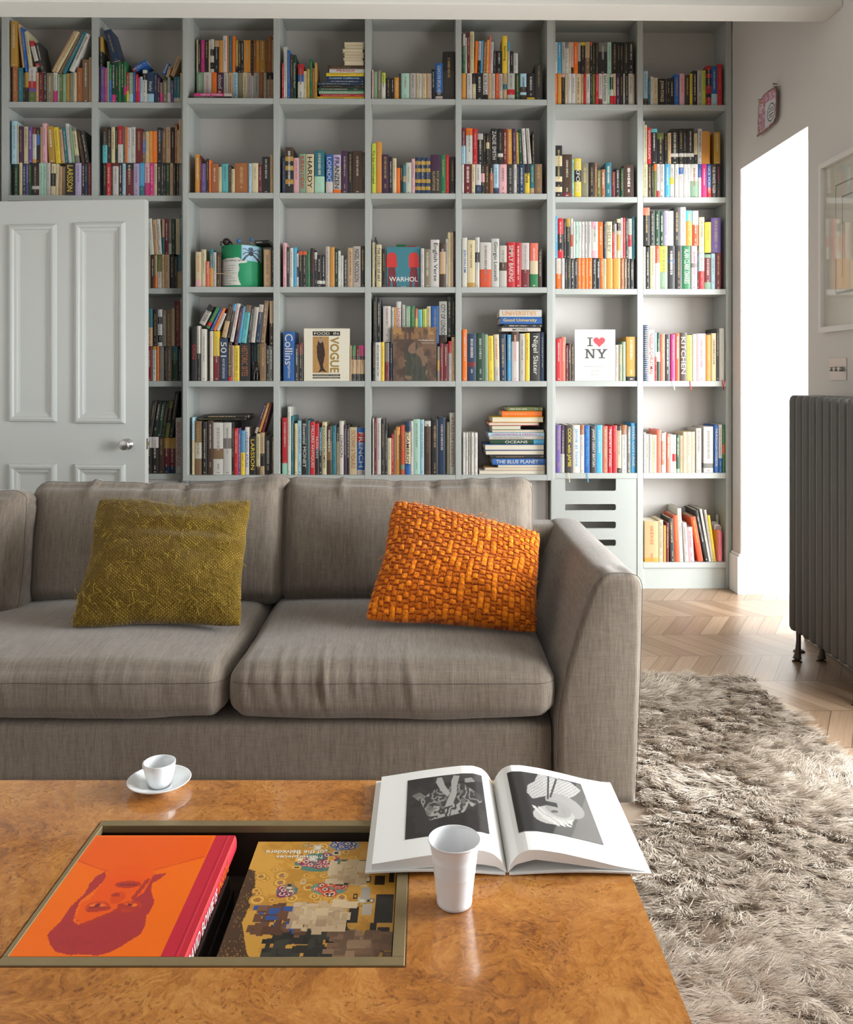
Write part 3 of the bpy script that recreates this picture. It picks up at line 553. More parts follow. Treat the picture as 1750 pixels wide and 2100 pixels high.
def parse(spec):
    d = dict(lean=0, base=None, ink=None, text=None, rib=None, rev=False, push=0.0, dep=None)
    if '"' in spec:
        spec, d['text'] = spec.split('"', 1)
        d['text'] = d['text'].strip()
        tail = d['text'].split()
        # options may trail the title
        while tail and (tail[-1][0] in '<&' or (tail[-1][0] == 'b' and tail[-1][1:].isdigit())) and len(tail[-1]) > 1:
            spec += ' ' + tail.pop()
        d['text'] = ' '.join(tail)
    toks = spec.split()
    c = toks[0].split('/')
    d['col'] = c[0]; d['bands'] = []
    hx = {**{str(i): i / 10 for i in range(10)}, 'A': 1.0}
    for b_ in c[1:]:
        if len(b_) == 3 and hx[b_[1]] < hx[b_[2]]: d['bands'].append((b_[0], hx[b_[1]], hx[b_[2]]))
    for t in toks[1:]:
        if t[0] == '<': d['lean'] = float(t[1:])
        elif t[0] == "'": d['ink'] = t[1]
        elif t[0] == '&': d['rib'] = t[1]
        elif t[0] == '*': d['rev'] = True
        elif t[0] == '+': d['push'] = float(t[1:]) / 100
        elif t[0] == 'd' and t[1:].isdigit(): d['dep'] = float(t[1:]) / 100
        elif t[0] == 'b': d['base'] = float(t[1:])
    return d
def jit(col, k=.07):
    s = 1 + random.uniform(-k, k); return tuple(min(1, c * s * (1 + random.uniform(-.04, .04))) for c in col)
PAGEC = hexc('#dccfb6')
def dominant(sp):
    """colour code that covers most of the spine"""
    cov = {}; n = 40
    for i in range(n):
        f = (i + .5) / n; c = sp['col']
        for bc, a, b_ in sp['bands']:
            if a <= f < b_: c = bc
        cov[c] = cov.get(c, 0) + 1
    o = sorted(cov, key=lambda c: -cov[c]); return o
def book_geo(w, h, d, sp, hard=None, marks=True):
    """cover (spine towards -y at y = 0, left board at x = 0) and page block of one upright book"""
    base = jit(hexc(PAL[sp['col']][0]))
    if hard is None: hard = h > .205
    tb = min(.0026 if hard else .0012, w * .16); ov = .003 if hard else .0003
    bul = min(.003, w * .12)
    prof = [(0, d), (0, bul), (w*.16, bul*.35), (w*.34, 0), (w*.66, 0), (w*.84, bul*.35), (w, bul), (w, d), (w - tb, d), (w - tb, tb + bul), (tb, tb + bul), (tb, d)]
    bd = [(a, b_, jit(hexc(PAL[c][0]))) for c, a, b_ in sp['bands']]
    cuts = sorted({0.0, 1.0, *[q for a, b_, _ in bd for q in (a, b_)]})
    vs, fs, cs = [], [], []; n = len(prof)
    for f in cuts: vs += [(x, y, f * h) for x, y in prof]
    for k in range(len(cuts) - 1):
        m_ = (cuts[k] + cuts[k+1]) / 2; c = base
        for a, b_, cc in bd:
            if a <= m_ < b_: c = cc
        for i in range(n):
            j = (i + 1) % n; fs.append((k*n+i, k*n+j, (k+1)*n+j, (k+1)*n+i)); cs.append(c)
    top = (len(cuts) - 1) * n
    fs.append(tuple(range(top, top + n))); cs.append(base); fs.append(tuple(range(n))[::-1]); cs.append(base)
    if marks and sp['text'] is None and w > .006 and not sp['rev']:
        dom = dominant(sp)[0]
        ink = jit(hexc(PAL[sp['ink']][0])) if sp['ink'] else (hexc(random.choice(['#d8cfba', '#c9b27a', '#e6e2d8', '#b59a5c'])) if dom in DARK else hexc(random.choice(['#3a3430', '#5b3a34', '#3b4658', '#6b6256'])))
        mixk = random.uniform(.45, .75); base_d = hexc(PAL[dom][0]); ink = tuple(a*mixk + b_*(1-mixk) for a, b_ in zip(ink, base_d))
        bw = w * random.uniform(.20, .34); y = -.0004
        z = h * random.uniform(.86, .94); zend = h * random.uniform(.28, .5)
        def dash(x0, x1, za, zb):
            o = len(vs); vs.extend([(x0, y, zb), (x1, y, zb), (x1, y, za), (x0, y, za)]); fs.append((o, o+1, o+2, o+3)); cs.append(ink)
        while z > zend:
            l = random.uniform(.0025, .0065)
            hw = bw * random.choice([1, 1, .75]) / 2
            dash(w/2 - hw, w/2 + hw, z, z - l)
            z -= l + random.choice([.0012, .0014, .0016, .005])
        if random.random() < .6:
            z = h * random.uniform(.2, .26); e = z - h * random.uniform(.06, .12)
            while z > e:
                l = random.uniform(.002, .005); dash(w/2 - bw*.3, w/2 + bw*.3, z, z - l); z -= l + .0014
        if random.random() < .6: dash(w*.36, w*.64, h*.055, h*.03)
    # page block
    x0, x1, y0, y1, z0, z1 = tb + .0002, w - tb - .0002, tb + bul + .0004, d - ov - .0006, ov + .0002, h - ov - .0002
    pv = [(x0,y0,z0),(x1,y0,z0),(x1,y1,z0),(x0,y1,z0),(x0,y0,z1),(x1,y0,z1),(x1,y1,z1),(x0,y1,z1)]
    pf = [(0,3,2,1),(4,5,6,7),(0,1,5,4),(1,2,6,5),(2,3,7,6),(3,0,4,7)]
    return (vs, fs, cs), (pv, pf)
def text_geo(txt, length, height, shear=0.0, squash=(.5, 1.5), bold=.008):
    """flat lettering centred on the origin in x/y, fitted into length x height"""
    cu = bpy.data.curves.new('lettering', 'FONT'); cu.body = txt; cu.size = 1.0; cu.resolution_u = 3; cu.align_x = 'CENTER'; cu.shear = shear; cu.offset = bold
    o = bpy.data.objects.new('lettering', cu); COL.objects.link(o)
    dg = bpy.context.evaluated_depsgraph_get()
    me = bpy.data.meshes.new_from_object(o.evaluated_get(dg))
    V = np.array([v.co[:] for v in me.vertices]); fs = [tuple(p.vertices) for p in me.polygons]
    bpy.data.objects.remove(o); bpy.data.curves.remove(cu); bpy.data.meshes.remove(me)
    if len(V) == 0: return [], []
    lo, hi = V.min(0), V.max(0)
    kx = length / (hi[0] - lo[0]); ky = height / max(hi[1] - lo[1], 1e-6)
    ky = min(ky, kx / squash[0]); kx = min(kx, ky * squash[1])
    V = (V - (lo + hi) / 2) * np.array([kx, ky, 1])
    return [tuple(p) for p in V], fs
def flat_lettering(name, vf, mtx, hexs, parent, mat=None):
    vs = [tuple(mtx @ Vector(p)) for p in vf[0]]
    return mesh_obj(name, vs, vf[1], mat or M['attr'], parent, cols=[hexs] * len(vf[1]))
ink_c = lambda h: hexc(h)
SPINE = Matrix(((0, 1, 0, 0), (0, 0, -1, 0), (-1, 0, 0, 0), (0, 0, 0, 1)))   # lettering that reads down the spine
ALL = []
EXTRA_TOPS = {}
def bay_of(px): return px
for crop, bay, row, tier, dy, base, data in ROWS:
    ox, oy, s = CROP[crop]; xa, xb, Y0 = BAYS[bay]; Yb = Y0 + dy
    for ent in data.split(';'):
        p = ent.split(None, 3)
        a, b_, t = float(p[0]), float(p[1]), float(p[2]); sp = parse(p[3]); Yb = Y0 + dy + sp['push']
        by = sp['base'] or base
        X0, zt = room_pt(ox + a/s, oy + t/s, Yb); X1, zb = room_pt(ox + b_/s, oy + by/s, Yb)
        ln = sp['lean'] / s / F * Yb
        ALL.append(dict(bay=bay, row=row, tier=tier, Y=Yb + random.uniform(0, .006), x0=X0, x1=X1, zt=zt, zb=zb, lean=ln, sp=sp, kind='up'))
for crop, bay, row, dy, dep, data in PILES:
    ox, oy, s = CROP[crop]; xa, xb, Y0 = BAYS[bay]; Yb = Y0 + dy
    zprev = None
    for k, ent in enumerate(data.split(';')):
        p = ent.split(None, 4)
        a, b_, t, q = map(float, p[:4]); sp = parse(p[4])
        X0, zt = room_pt(ox + a/s, oy + t/s, Yb); X1, zb = room_pt(ox + b_/s, oy + q/s, Yb)
        if k == 0:
            under = [e for e in ALL if e['bay'] == bay and e['row'] == row and e['tier'] in 'ls' and e['x0'] < X1 and e['x1'] > X0 and abs(e['zt'] - zb) < .03]
            zb = max(e['zt'] for e in under) + .0012 if under else SH[row-1] + .0003
        if zprev is not None: zb = zprev
        zprev = zt
        ALL.append(dict(bay=bay, row=row, tier='p%d' % k, Y=Yb + random.uniform(0, .008), x0=max(X0, xa + .001), x1=min(X1, xb - .0015), zt=zt, zb=zb + .0002, lean=0, sp=sp, kind='pile', dep=dep, k=k))
# seat every book: lower books on the shelf, upper ones on what is below them
from itertools import groupby
keyf = lambda e: (e['bay'], e['row'])
ups = sorted([e for e in ALL if e['kind'] == 'up'], key=keyf)
for (bay, row), es in groupby(ups, keyf):
    es = list(es); xa, xb, Y0 = BAYS[bay]; shelf_z = SH[row-1]
    lows = sorted([e for e in es if e['tier'] in 'ls'], key=lambda e: e['x0']); upr = sorted([e for e in es if e['tier'] == 'u'], key=lambda e: e['x0'])
    for grp in (lows, upr):
        prev = xa + .0008; pl = 0
        for e in grp:
            if e['x0'] < prev + .0003: e['x0'] = prev + .0003
            if e['x1'] > xb - .0008 and e['lean'] <= 0: e['x1'] = xb - .0008
            e['x1'] = max(e['x1'], e['x0'] + .004); prev = e['x1']
    for e in lows: e['z0'] = shelf_z + .0003
    def tan_(e): return e['lean'] / max(e['zt'] - e['z0'], .03)
    e_done = []
    for e in upr:
        g = [l for l in lows if l['x0'] < e['x1'] + .002 and l['x1'] + l['lean'] > e['x0'] - .002 and l['zt'] < e['zt'] - .04]
        tops = [l['zt'] for l in g if abs(l['zt'] - e['zb']) < .03]
        e['z0'] = (max(tops) if tops else e['zb']) + .0012
    for grp in (lows, upr):
        pv = None
        for e in grp:
            hgt = max(e['zt'] - e['z0'], .03); w = e['x1'] - e['x0']; t = tan_(e)
            if t > 0: t = min(t, max(0, (xb - .0015 - e['x1']) / hgt))
            if t < 0: t = -min(-t, max(0, (e['x0'] - xa - .0015) / hgt))
            if pv is not None:
                zl, zh = max(e['z0'], pv['z0']), min(e['zt'], pv['zt'])
                if zh > zl:
                    need = pv['x1'] + (zh - pv['z0']) * pv['t'] + .0004
                    if e['x0'] + (zh - e['z0']) * t < need: t = (need - e['x0']) / max(zh - e['z0'], .02)
                    lo = pv['x1'] + (zl - pv['z0']) * pv['t'] + .0004 - (e['x0'] + (zl - e['z0']) * t)
                    if lo > 0:
                        e['x0'] += lo; e['x1'] = max(e['x1'], e['x0'] + .004)
                if t > 0 and e['x1'] + hgt * t > xb - .001: t = max(0, (xb - .001 - e['x1']) / hgt)
            e['t'] = t; e['lean'] = t * hgt; pv = e
for e in ALL:
    if e['kind'] == 'pile': e['z0'] = e['zb']
    e['area'] = (e['x1'] - e['x0']) * (e['zt'] - e['z0'])
    e['must'] = e['sp']['text'] is not None or e['sp']['rib'] is not None
# names for places
for e in ALL:
    e['tname'] = {'l': 'lower row', 'u': 'upper row', 's': ''}.get(e['tier'], 'pile')
from collections import defaultdict
grp = defaultdict(list)
for e in ALL:
    if e['kind'] == 'up': grp[(e['bay'], e['row'], e['tier'])].append(e)
for g in grp.values():
    g.sort(key=lambda e: e['x0'])
    for i, e in enumerate(g): e['ord'] = i
NMAX = 312
ranked = sorted(ALL, key=lambda e: (not e['must'], -e['area'] * (.3 if e['bay'] == 2 and e['row'] > 2 and e['x0'] < xs(300, YS) else 1)))
solo, mass = ranked[:NMAX], ranked[NMAX:]
def label_of(e):
    sp = e['sp']; dom = dominant(sp); w = e['x1'] - e['x0']; h = e['zt'] - e['z0']
    if e['kind'] == 'pile':
        n = max(q['k'] for q in ALL if q['kind'] == 'pile' and q['bay'] == e['bay'] and q['row'] == e['row'])
        pos = 'topmost' if e['k'] == n else 'bottom' if e['k'] == 0 else ORD[e['k']] + ' from the bottom'
        what = 'book with pages outward' if sp['rev'] else PAL[dom[0]][1] + ' book'
        return f"{what} lying {pos} of the pile, {SHELFNAME[e['row']]} shelf, {ORD[e['bay']-1]} bay"
    size = 'thick' if w > .034 else 'thin' if w < .014 else 'tall' if h > .27 else ''
    if abs(e['lean']) > .03: size = 'leaning'
    det = f" with {PAL[dom[1]][1]} band" if len(dom) > 1 else ''
    if sp['text']: det = ' with lettering'; size = ''
    if len(det.split()) > 3: size = ''
    tn = f" {e['tname']}," if e['tname'] else ''
    return ' '.join(f"{size} {PAL[dom[0]][1]} book{det}, {ORD[e['ord']]} from left,{tn} {SHELFNAME[e['row']]} shelf, {ORD[e['bay']-1]} bay".split())
def place(e):
    w = e['x1'] - e['x0']; H = e['zt'] - e['z0']; maxd = YW - .016 - e['Y']
    if e['kind'] == 'pile':
        sp = e['sp']; L = w; T = max(H - .0004, .004); d = min(e['dep'], maxd)
        bi, pg = book_geo(T, L, d, sp, hard=True)
        if sp['rev']:
            Mx = Matrix(((0,0,1,0),(0,-1,0,d),(1,0,0,0),(0,0,0,1)))
        else:
            Mx = Matrix(((0,0,-1,L),(0,1,0,0),(1,0,0,0),(0,0,0,1)))
        return Mx, bi, pg, (T, L, d), (e['x0'], e['Y'], e['z0'])
    ln = e['lean']
    th = math.atan2(ln, max(H, .02)) if ln else 0.0
    w2 = w * math.cos(th)
    L = (H - w2 * abs(math.sin(th))) / math.cos(th)
    d = min(max(.105, L * .68), maxd, e['sp']['dep'] or .24)
    bi, pg = book_geo(w2, L, d, e['sp'])
    if th > 0: Mx = Matrix.Translation((w, 0, 0)) @ Matrix.Rotation(th, 4, 'Y') @ Matrix.Translation((-w2, 0, 0))
    elif th < 0: Mx = Matrix.Rotation(th, 4, 'Y')
    else: Mx = Matrix.Identity(4)
    return Mx, bi, pg, (w2, L, d), (e['x0'], e['Y'], e['z0'])
def ribbon(px, col, w, parent, n=1):
    pts = []
    for k in range(n):
        x = w * (.35 + .4 * k)
        path = [(x, -.001, .004), (x, -.016, .001), (x + .001, -.0215, -.008), (x + .004*(1-2*k), -.022, -.03), (x + .008*(1-2*k), -.022, -.055)]
        pts.append(([(p[0] + s_, p[1], p[2]) for p in path for s_ in (-.0028, .0028)], [(2*i, 2*i+1, 2*i+3, 2*i+2) for i in range(len(path)-1)]))
    vf = merge(*pts)
    o = mesh_obj('bookmark_ribbon', *vf, M['attr'], parent, cols=[hexc(PAL[col][0])] * len(vf[1])); o['label'] = PAL[col][1] + ' ribbon'
for e in solo:
    Mx, (v, f, c), pg, (w, L, d), loc = place(e)
    vs = [tuple(Mx @ Vector(p)) for p in v]
    o = mesh_obj('book', vs, f, M['attr'], None, cols=c); o.location = loc
    tn = e['tname'] + ', ' if e['kind'] == 'up' and e['tname'] else ''
    tag(o, label_of(e), 'book', f"books on the {SHELFNAME[e['row']]} shelf of the {ORD[e['bay']-1]} bay")
    mesh_obj('page_block', [tuple(Mx @ Vector(p)) for p in pg[0]], pg[1], M['page'], o)
    sp = e['sp']
    if sp['text'] and not sp['rev']:
        dom = dominant(sp)[0]
        ink = hexc(PAL[sp['ink']][0]) if sp['ink'] else (hexc('#e4dcc8') if dom in DARK else hexc('#3a3430'))
        lines = sp['text'].split('|')
        geos = []
        if len(lines) == 1:
            geos.append(xf(text_geo(lines[0], L * .80, w * .58), Matrix.Translation((w/2, -.0006, L * .53)) @ SPINE))
        elif lines[0] in ('501', 'Collins'):
            big = lines[0]
            f_ = .42 if big == '501' else .62
            geos.append(xf(text_geo(big, L * f_, w * .72), Matrix.Translation((w/2, -.0006, L * (.95 - f_/2))) @ SPINE))
            geos.append(xf(text_geo(lines[1], L * (.9 - f_) * .95, w * .3), Matrix.Translation((w/2, -.0006, L * (.95 - f_ - (.9-f_)/2))) @ SPINE))
        else:
            for i, t in enumerate(lines):
                geos.append(xf(text_geo(t, L * .5, w * .24), Matrix.Translation((w * (.68 - .36 * i), -.0006, L * .33)) @ SPINE))
        vf = merge(*geos)
        flat_lettering('spine_lettering', vf, Mx, ink, o)
    if sp['rib']:
        if sp['rib'] == 's' and sp['col'] == 'U':
            parts = []
            for k in range(26):
                z = L * (.03 + .94 * k / 25)
                parts.append(tube([(w*.5 + w*.46*math.cos(t), .004 - .012*math.sin(t), z) for t in np.linspace(0, 2*math.pi, 11)[:-1]], .0012, 4, True))
            vf = merge(*parts); mesh_obj('spiral_binding', *vf, M['plastic'], o, True)
        else:
            ribbon(0, sp['rib'], w, o, 2 if sp['ink'] == 'm' else 1)
# the smallest books, taken together
V, Fc, C = [], [], []
for e in mass:
    Mx, (v, f, c), pg, dims, loc = place(e)
    T_ = Matrix.Translation(loc) @ Mx
    for (vv, ff, cc) in ((v, f, c), (pg[0], pg[1], [PAGEC] * 6)):
        o_ = len(V); V += [tuple(T_ @ Vector(p)) for p in vv]; Fc += [tuple(i + o_ for i in q) for q in ff]; C += list(cc)
rest = mesh_obj('books', V, Fc, M['attr'], None, cols=C)
tag(rest, 'the slimmer paperbacks filling the gaps between larger books on all shelves', 'books'); rest['kind'] = 'stuff'
print('BOOKS', len(ALL), 'solo', len(solo), 'mass', len(mass))
# ------------------------------------------------------------------ books shown with the cover outward
def facing(crop, bay, row, q, dy, thick, label, fn, nu, nv, edge='#d9d2c2', spine=None):
    """closed book standing with its front cover to the room; q = left, right, top, base in the crop"""
    ox, oy, s = CROP[crop]; Y = BAYS[bay][2] + dy
    x0, zt = room_pt(ox + q[0]/s, oy + q[2]/s, Y); x1, _ = room_pt(ox + q[1]/s, oy + q[3]/s, Y)
    z0 = SH[row-1] + .0003; w, h = x1 - x0, zt - z0
    bm = bmesh.new(); tb = .003
    add_box(bm, 0, w, thick - tb, thick, 0, h); add_box(bm, 0, w, 0, tb, 0, h); add_box(bm, 0, tb, tb, thick - tb, 0, h)
    o = bm_obj('book', bm, plain('cover_board', spine or edge, .4)); o.location = (x0, Y, z0)
    tag(o, label, 'book', f"books on the {SHELFNAME[row]} shelf of the {ORD[bay-1]} bay")
    box('page_block', tb + .0003, w - .004, tb + .0003, thick - tb - .0003, .004, h - .004, M['page'], o)
    P, fs, cs = art_grid(nu, nv, fn, lambda u, v: np.stack([u * w, np.full_like(u, -.0005), v * h], 1))
    mesh_obj('front_cover', P, fs, M['matteprint'], o, cols=cs)
    return o, w, h
FRONT = Matrix(((1,0,0,0),(0,0,-1,0),(0,1,0,0),(0,0,0,1)))      # lettering upright, facing the room
def put(o, w, h, txt, u, v, lw, lh, col, name='cover_lettering', down=False, shear=0, squash=(.5,1.5), bold=.006):
    R_ = SPINE if down else FRONT
    g = text_geo(txt, lw * (h if down else w), lh * (w if down else h), shear, squash, bold)
    flat_lettering(name, g, Matrix.Translation((u * w, -.0011, v * h)) @ R_, hexc(col), o)
def cover_blue(U, V):
    im = solid(U, '#3f7f8c')
    for c in (.15, .8):
        paint(im, in_poly(U, V, [(c-.13,.0),(c-.10,.52),(c+.10,.52),(c+.16,.0),(c+.04,.0),(c,.30),(c-.05,.0)]), '#7a3038')
        paint(im, in_poly(U, V, [(c-.15,.50),(c-.14,.80),(c-.06,.86),(c+.06,.86),(c+.14,.80),(c+.17,.50)]), '#cf3a35')
    return im
o, w, h = facing('F', 5, 3, (1027,1347,490,868), .03, .03, 'teal book facing out with two red and maroon shapes and white capitals, third shelf', cover_blue, 70, 80, spine='#3f7f8c')
put(o, w, h, 'WARHOL', .5, .205, .84, .115, '#f2efe8')
put(o, w, h, 'TASCHEN', .5, .025, .16, .025, '#e8e4da')
for (a, b_, t, c) in ((1120,1214,467,'f'),(1218,1310,480,'r')):
    Yk = YM + .08
    xa_, zt_ = room_pt(570 + a/4.605, 400 + t/4.605, Yk); xb_, _ = room_pt(570 + b_/4.605, 400 + t/4.605, Yk)
    sp_b = parse(c); (v_, f_, c_), pg_ = book_geo(xb_ - xa_, zt_ - SH[2] - .0003, .14, sp_b)
    bo = mesh_obj('book', v_, f_, M['attr'], None, cols=c_); bo.location = (xa_, Yk, SH[2] + .0003)
    tag(bo, f"{PAL[c][1]} book standing mostly hidden behind the teal facing-out book, third shelf", 'book', 'books on the third shelf of the fifth bay'); mesh_obj('page_block', *pg_, M['page'], bo)
def cover_fish(U, V):
    im = solid(U, '#e3dcc8')
    paint(im, (U > .195) & (U < .545) & (V > .155) & (V < .845), '#b98d52')
    n = fbm(U * 60, V * 70, 3)
    paint(im, (U > .195) & (U < .545) & (V > .155) & (V < .845) & (n > .55), '#a5793f', .6)
    body = in_poly(U, V, [(.36,.84),(.40,.80),(.43,.70),(.455,.58),(.46,.50),(.44,.40),(.415,.30),(.43,.24),(.50,.17),(.40,.185),(.31,.165),(.36,.235),(.345,.30),(.30,.42),(.28,.55),(.285,.66),(.31,.76),(.335,.81)])
    paint(im, body, '#35221c'); paint(im, in_ell(U, V, .365, .775, .045, .05), '#b9a08c', .7)
    paint(im, body & (fbm(U * 30, V * 40, 9) > .6) & (V < .72), '#4d342a', .8)
    paint(im, (U > .195) & (U < .79) & (V > .865) & (V < .945), '#1f1d1b')
    for a, b_ in ((.095,.13),(.045,.08)): paint(im, (U > .195) & (U < .79) & (V > a) & (V < b_), '#26221f')
    return im
o, w, h = facing('F', 4, 4, (247,678,1260,1757), .014, .034, 'cream book facing out with a dark fish and gold capitals, fourth shelf', cover_fish, 110, 130, '#e3dcc8')
put(o, w, h, 'FOOD  IN', .49, .905, .53, .05, '#e3dcc8', squash=(.6, 1.6))
put(o, w, h, 'VOGUE', .67, .50, .68, .20, '#a08038', down=True, squash=(.5, 1.9), bold=.03)
put(o, w, h, 'FROM BOULESTIN TO BOXER', .49, .1125, .55, .018, '#cfc6b0'); put(o, w, h, 'INTRODUCTION BY ARABELLA BOXER', .49, .0625, .55, .016, '#cfc6b0')
def cover_brown(U, V):
    im = solid(U, '#4c3c33'); n = fbm(U * 5, V * 6, 21, 4); m2 = fbm(U * 9 + 4, V * 3, 5, 4)
    for t, c in ((.42,'#5a463a'),(.52,'#6b5242'),(.62,'#7d5f49')): paint(im, n > t, c, .6)
    paint(im, (V > .78) & (m2 > .45), '#a0764a', .6); paint(im, (V > .86) & (m2 > .58), '#bf9257', .6)
    d = ((U - .52) / .30) ** 2 + ((V - .28) / .42) ** 2
    paint(im, d < 1 + (m2 - .5), '#3d4036', .85); paint(im, (d < .8) & (np.sin(U * 60 + m2 * 14) > .3), '#4d5246', .6)
    paint(im, (d > .25) & (d < .9) & (n > .60), '#8d6d55', .7); paint(im, in_ell(U, V, .5, .62, .16, .10, .4) & (m2 > .42), '#9a785e', .6)
    return im
o, w, h = facing('F', 5, 4, (1087,1500,1248,1757), .012, .03, 'brown book facing out with a dark green painted design, fourth shelf', cover_brown, 110, 130, '#4c3c33', '#4c3c33')
put(o, w, h, 'Pre-Raphaelites', .77, .755, .36, .035, '#e6ddca'); put(o, w, h, 'Victorian Avant-Garde', .80, .71, .30, .022, '#cfc3ac')
def cover_ny(U, V):
    return solid(U, '#d2d1cf')
o, w, h = facing('H', 7, 4, (272,655,1270,1750), .012, .03, 'white book facing out with a big red heart, fourth shelf', cover_ny, 4, 4, '#d2d1cf', '#d2d1cf')
def slab(glyph):
    """slab-serif capitals as polygons in a 0..1 box"""
    R_ = lambda a, b_, c, d: [(a,c),(b_,c),(b_,d),(a,d)]
    if glyph == 'I': return [R_(.34,.66,0,1), R_(0,1,0,.12), R_(0,1,.88,1)]
    if glyph == 'N': return [R_(.11,.25,0,1), R_(.75,.89,0,1), [(.08,1),(.30,1),(.92,0),(.70,0)], R_(0,.38,0,.11), R_(0,.3,.89,1), R_(.62,1,.89,1)]
    return [R_(.41,.59,0,.48), [(.07,1),(.27,1),(.59,.42),(.41,.42)], [(.73,1),(.93,1),(.59,.42),(.41,.42)], R_(.22,.78,0,.11), R_(0,.42,.89,1), R_(.58,1,.89,1)]
vs, fs = [], []
for gl, a, b_, c, d in (('I',.31,.445,.675,.845),('N',.255,.51,.44,.62),('Y',.53,.81,.44,.62)):
    for k, poly in enumerate(slab(gl)):
        o_ = len(vs); vs += [((a + (b_-a)*x) * w, -.0010 - .00004*k, (c + (d-c)*y) * h) for x, y in poly]; fs.append(tuple(range(o_, o_ + len(poly))))
mesh_obj('cover_lettering', vs, fs, M['attr'], o, cols=[hexc('#45423e')] * len(fs))
t_ = np.linspace(0, 2*math.pi, 60, endpoint=False)
hx_, hy_ = 16*np.sin(t_)**3, 13*np.cos(t_) - 5*np.cos(2*t_) - 2*np.cos(3*t_) - np.cos(4*t_)
mesh_obj('heart', [((.605 + .145*a/16) * w, -.0012, (.765 + .10*b_/14.5) * h) for a, b_ in zip(hx_, hy_)], [tuple(range(60))[::-1]], M['attr'], o, cols=[hexc('#dc4148')])
put(o, w, h, 'Ingredients and Recipes', .5, .28, .56, .03, '#a8a39c', shear=.25); put(o, w, h, 'Daniel Humm', .5, .195, .22, .024, '#b3aea6', shear=.25); put(o, w, h, 'Will Guidara', .5, .125, .22, .024, '#b3aea6', shear=.25)
# ------------------------------------------------------------------ green craft tub with the spider rhyme
ox, oy, s = CROP['E']; Yf = YM + .012
xl, zt = room_pt(ox + 803/s, oy + 500/s, Yf + .12); xr_, _ = room_pt(ox + 1192/s, oy + 500/s, Yf + .12)
R = (xr_ - xl) / 2; pcx = (xl + xr_) / 2; pcy = Yf + R + .002; z0 = SH[2] + .0003; hp = zt - z0 + .004
pot = thing('craft_tub', 'green paper-covered craft tub with a spider rhyme sheet, third shelf', 'craft model', (pcx, pcy, z0))
prof = [(0,0),(R-.002,0),(R,.002),(R,hp-.002),(R-.002,hp),(R-.006,hp-.002),(R-.007,.006),(0,.006)]
mesh_obj('tub', *lathe(prof, 64), plain('green_paper', '#1f8f5e', .6), pot, True)
def on_tub(u, v, du=0.0):
    """position on the wall of the tub: u = across (crop pixels), v = height above the base"""
    x = (u - (803 + 1192) / 2) / ((1192 - 803) / 2) * R
    x = np.clip(x, -R*.999, R*.999); a = np.arcsin(x / R); rr = R + .0012 + du
    return np.stack([rr*np.sin(a), -rr*np.cos(a), v], 1)
zz = lambda y: (868 - np.asarray(y, float)) / (868 - 500) * hp
sheet_poly = [(830,622),(1000,612),(1020,625),(1078,630),(1074,655),(1000,665),(1010,710),(995,760),(1005,810),(1025,852),(822,850),(826,740)]
P, fs, cs = art_grid(50, 50, lambda U, V: solid(U, '#dcdad2'), lambda u, v: on_tub(822 + u*258, zz(612 + (1-v)*240)), keep=lambda U, V: in_poly(822 + U*258, 612 + (1-V)*240, sheet_poly))
mesh_obj('rhyme_sheet', P, fs, M['matteprint'], pot, cols=cs)
def cover_spider(U, V):
    im = solid(U, '#9fc4d8')
    for a in np.linspace(-2.6, -.5, 4):
        for sgn in (1, -1):
            pts = [(.5, .5), (.5 + sgn*.25, .5 + .30*math.cos(a*1.2)), (.5 + sgn*.42, .48 + .46*math.cos(a*1.35) - .08)]
            for (x1, y1), (x2, y2) in zip(pts, pts[1:]):
                L2 = (x2-x1)**2 + (y2-y1)**2; t = np.clip(((U-x1)*(x2-x1)+(V-y1)*(y2-y1))/L2, 0, 1)
                paint(im, (U-x1-t*(x2-x1))**2 + (V-y1-t*(y2-y1))**2 < .022**2, '#20242c')
    paint(im, in_ell(U, V, .5, .48, .12, .16), '#1c222c'); paint(im, in_ell(U, V, .5, .74, .13, .14), '#24506e')
    return im
P, fs, cs = art_grid(48, 48, cover_spider, lambda u, v: on_tub(1028 + u*158, zz(502 + (1-v)*134 + u*8), .0004))
mesh_obj('spider_picture', P, fs, M['matteprint'], pot, cols=cs)
geos = []
for i, (txt, y, x0, x1, hh) in enumerate([('Incy wincy spider',638,862,1066,22),('Incy wincy spider',682,864,972,8),('Climbed up the spout',703,864,958,8),('Down came the rain',724,862,950,8),('and washed the spider out',747,862,982,8),('Out came the sun',769,860,938,8),('and dried up all the rain',791,860,962,8),('so Incy wincy spider',814,858,985,8),('climbed up again',836,858,932,8)]):
    tv, tf = text_geo(txt, x1 - x0, hh, squash=(.4, 3))
    a = np.array(tv); pts = on_tub((x0 + x1)/2 + a[:,0], zz(y - a[:,1]), .0006)
    geos.append(([tuple(p) for p in pts], tf))
vf = merge(*geos); mesh_obj('rhyme_lettering', *vf, M['attr'], pot, cols=[hexc('#3f4a3a')] * len(vf[1]))
sk = mesh_obj('skewer', *tube([(-R - .060, -R + .004, .083), (-.4*R, -R*.9 + .004, .082), (R*.7, 0, .080)], .0018, 6), M['wood'], pot)
for px_, py_, rr in ((990,462,.0135),(1108,450,.0120)):
    bx = (px_ - 997.5) / 194.5 * R; bz = zz(py_)
    pin = mesh_obj('pin', *tube([(bx, -.66*R, .02), (bx, -.66*R, bz)], .0014, 6), M['wood'], pot)
    mesh_obj('blue_ball', *xf(lathe([(rr*math.sin(t), -rr*math.cos(t)) for t in np.linspace(0, math.pi, 13)], 20), Matrix.Translation((bx, -.66*R, bz))), plain('blue_foam', '#3f79a8', .8, bump=.4), pin, True)
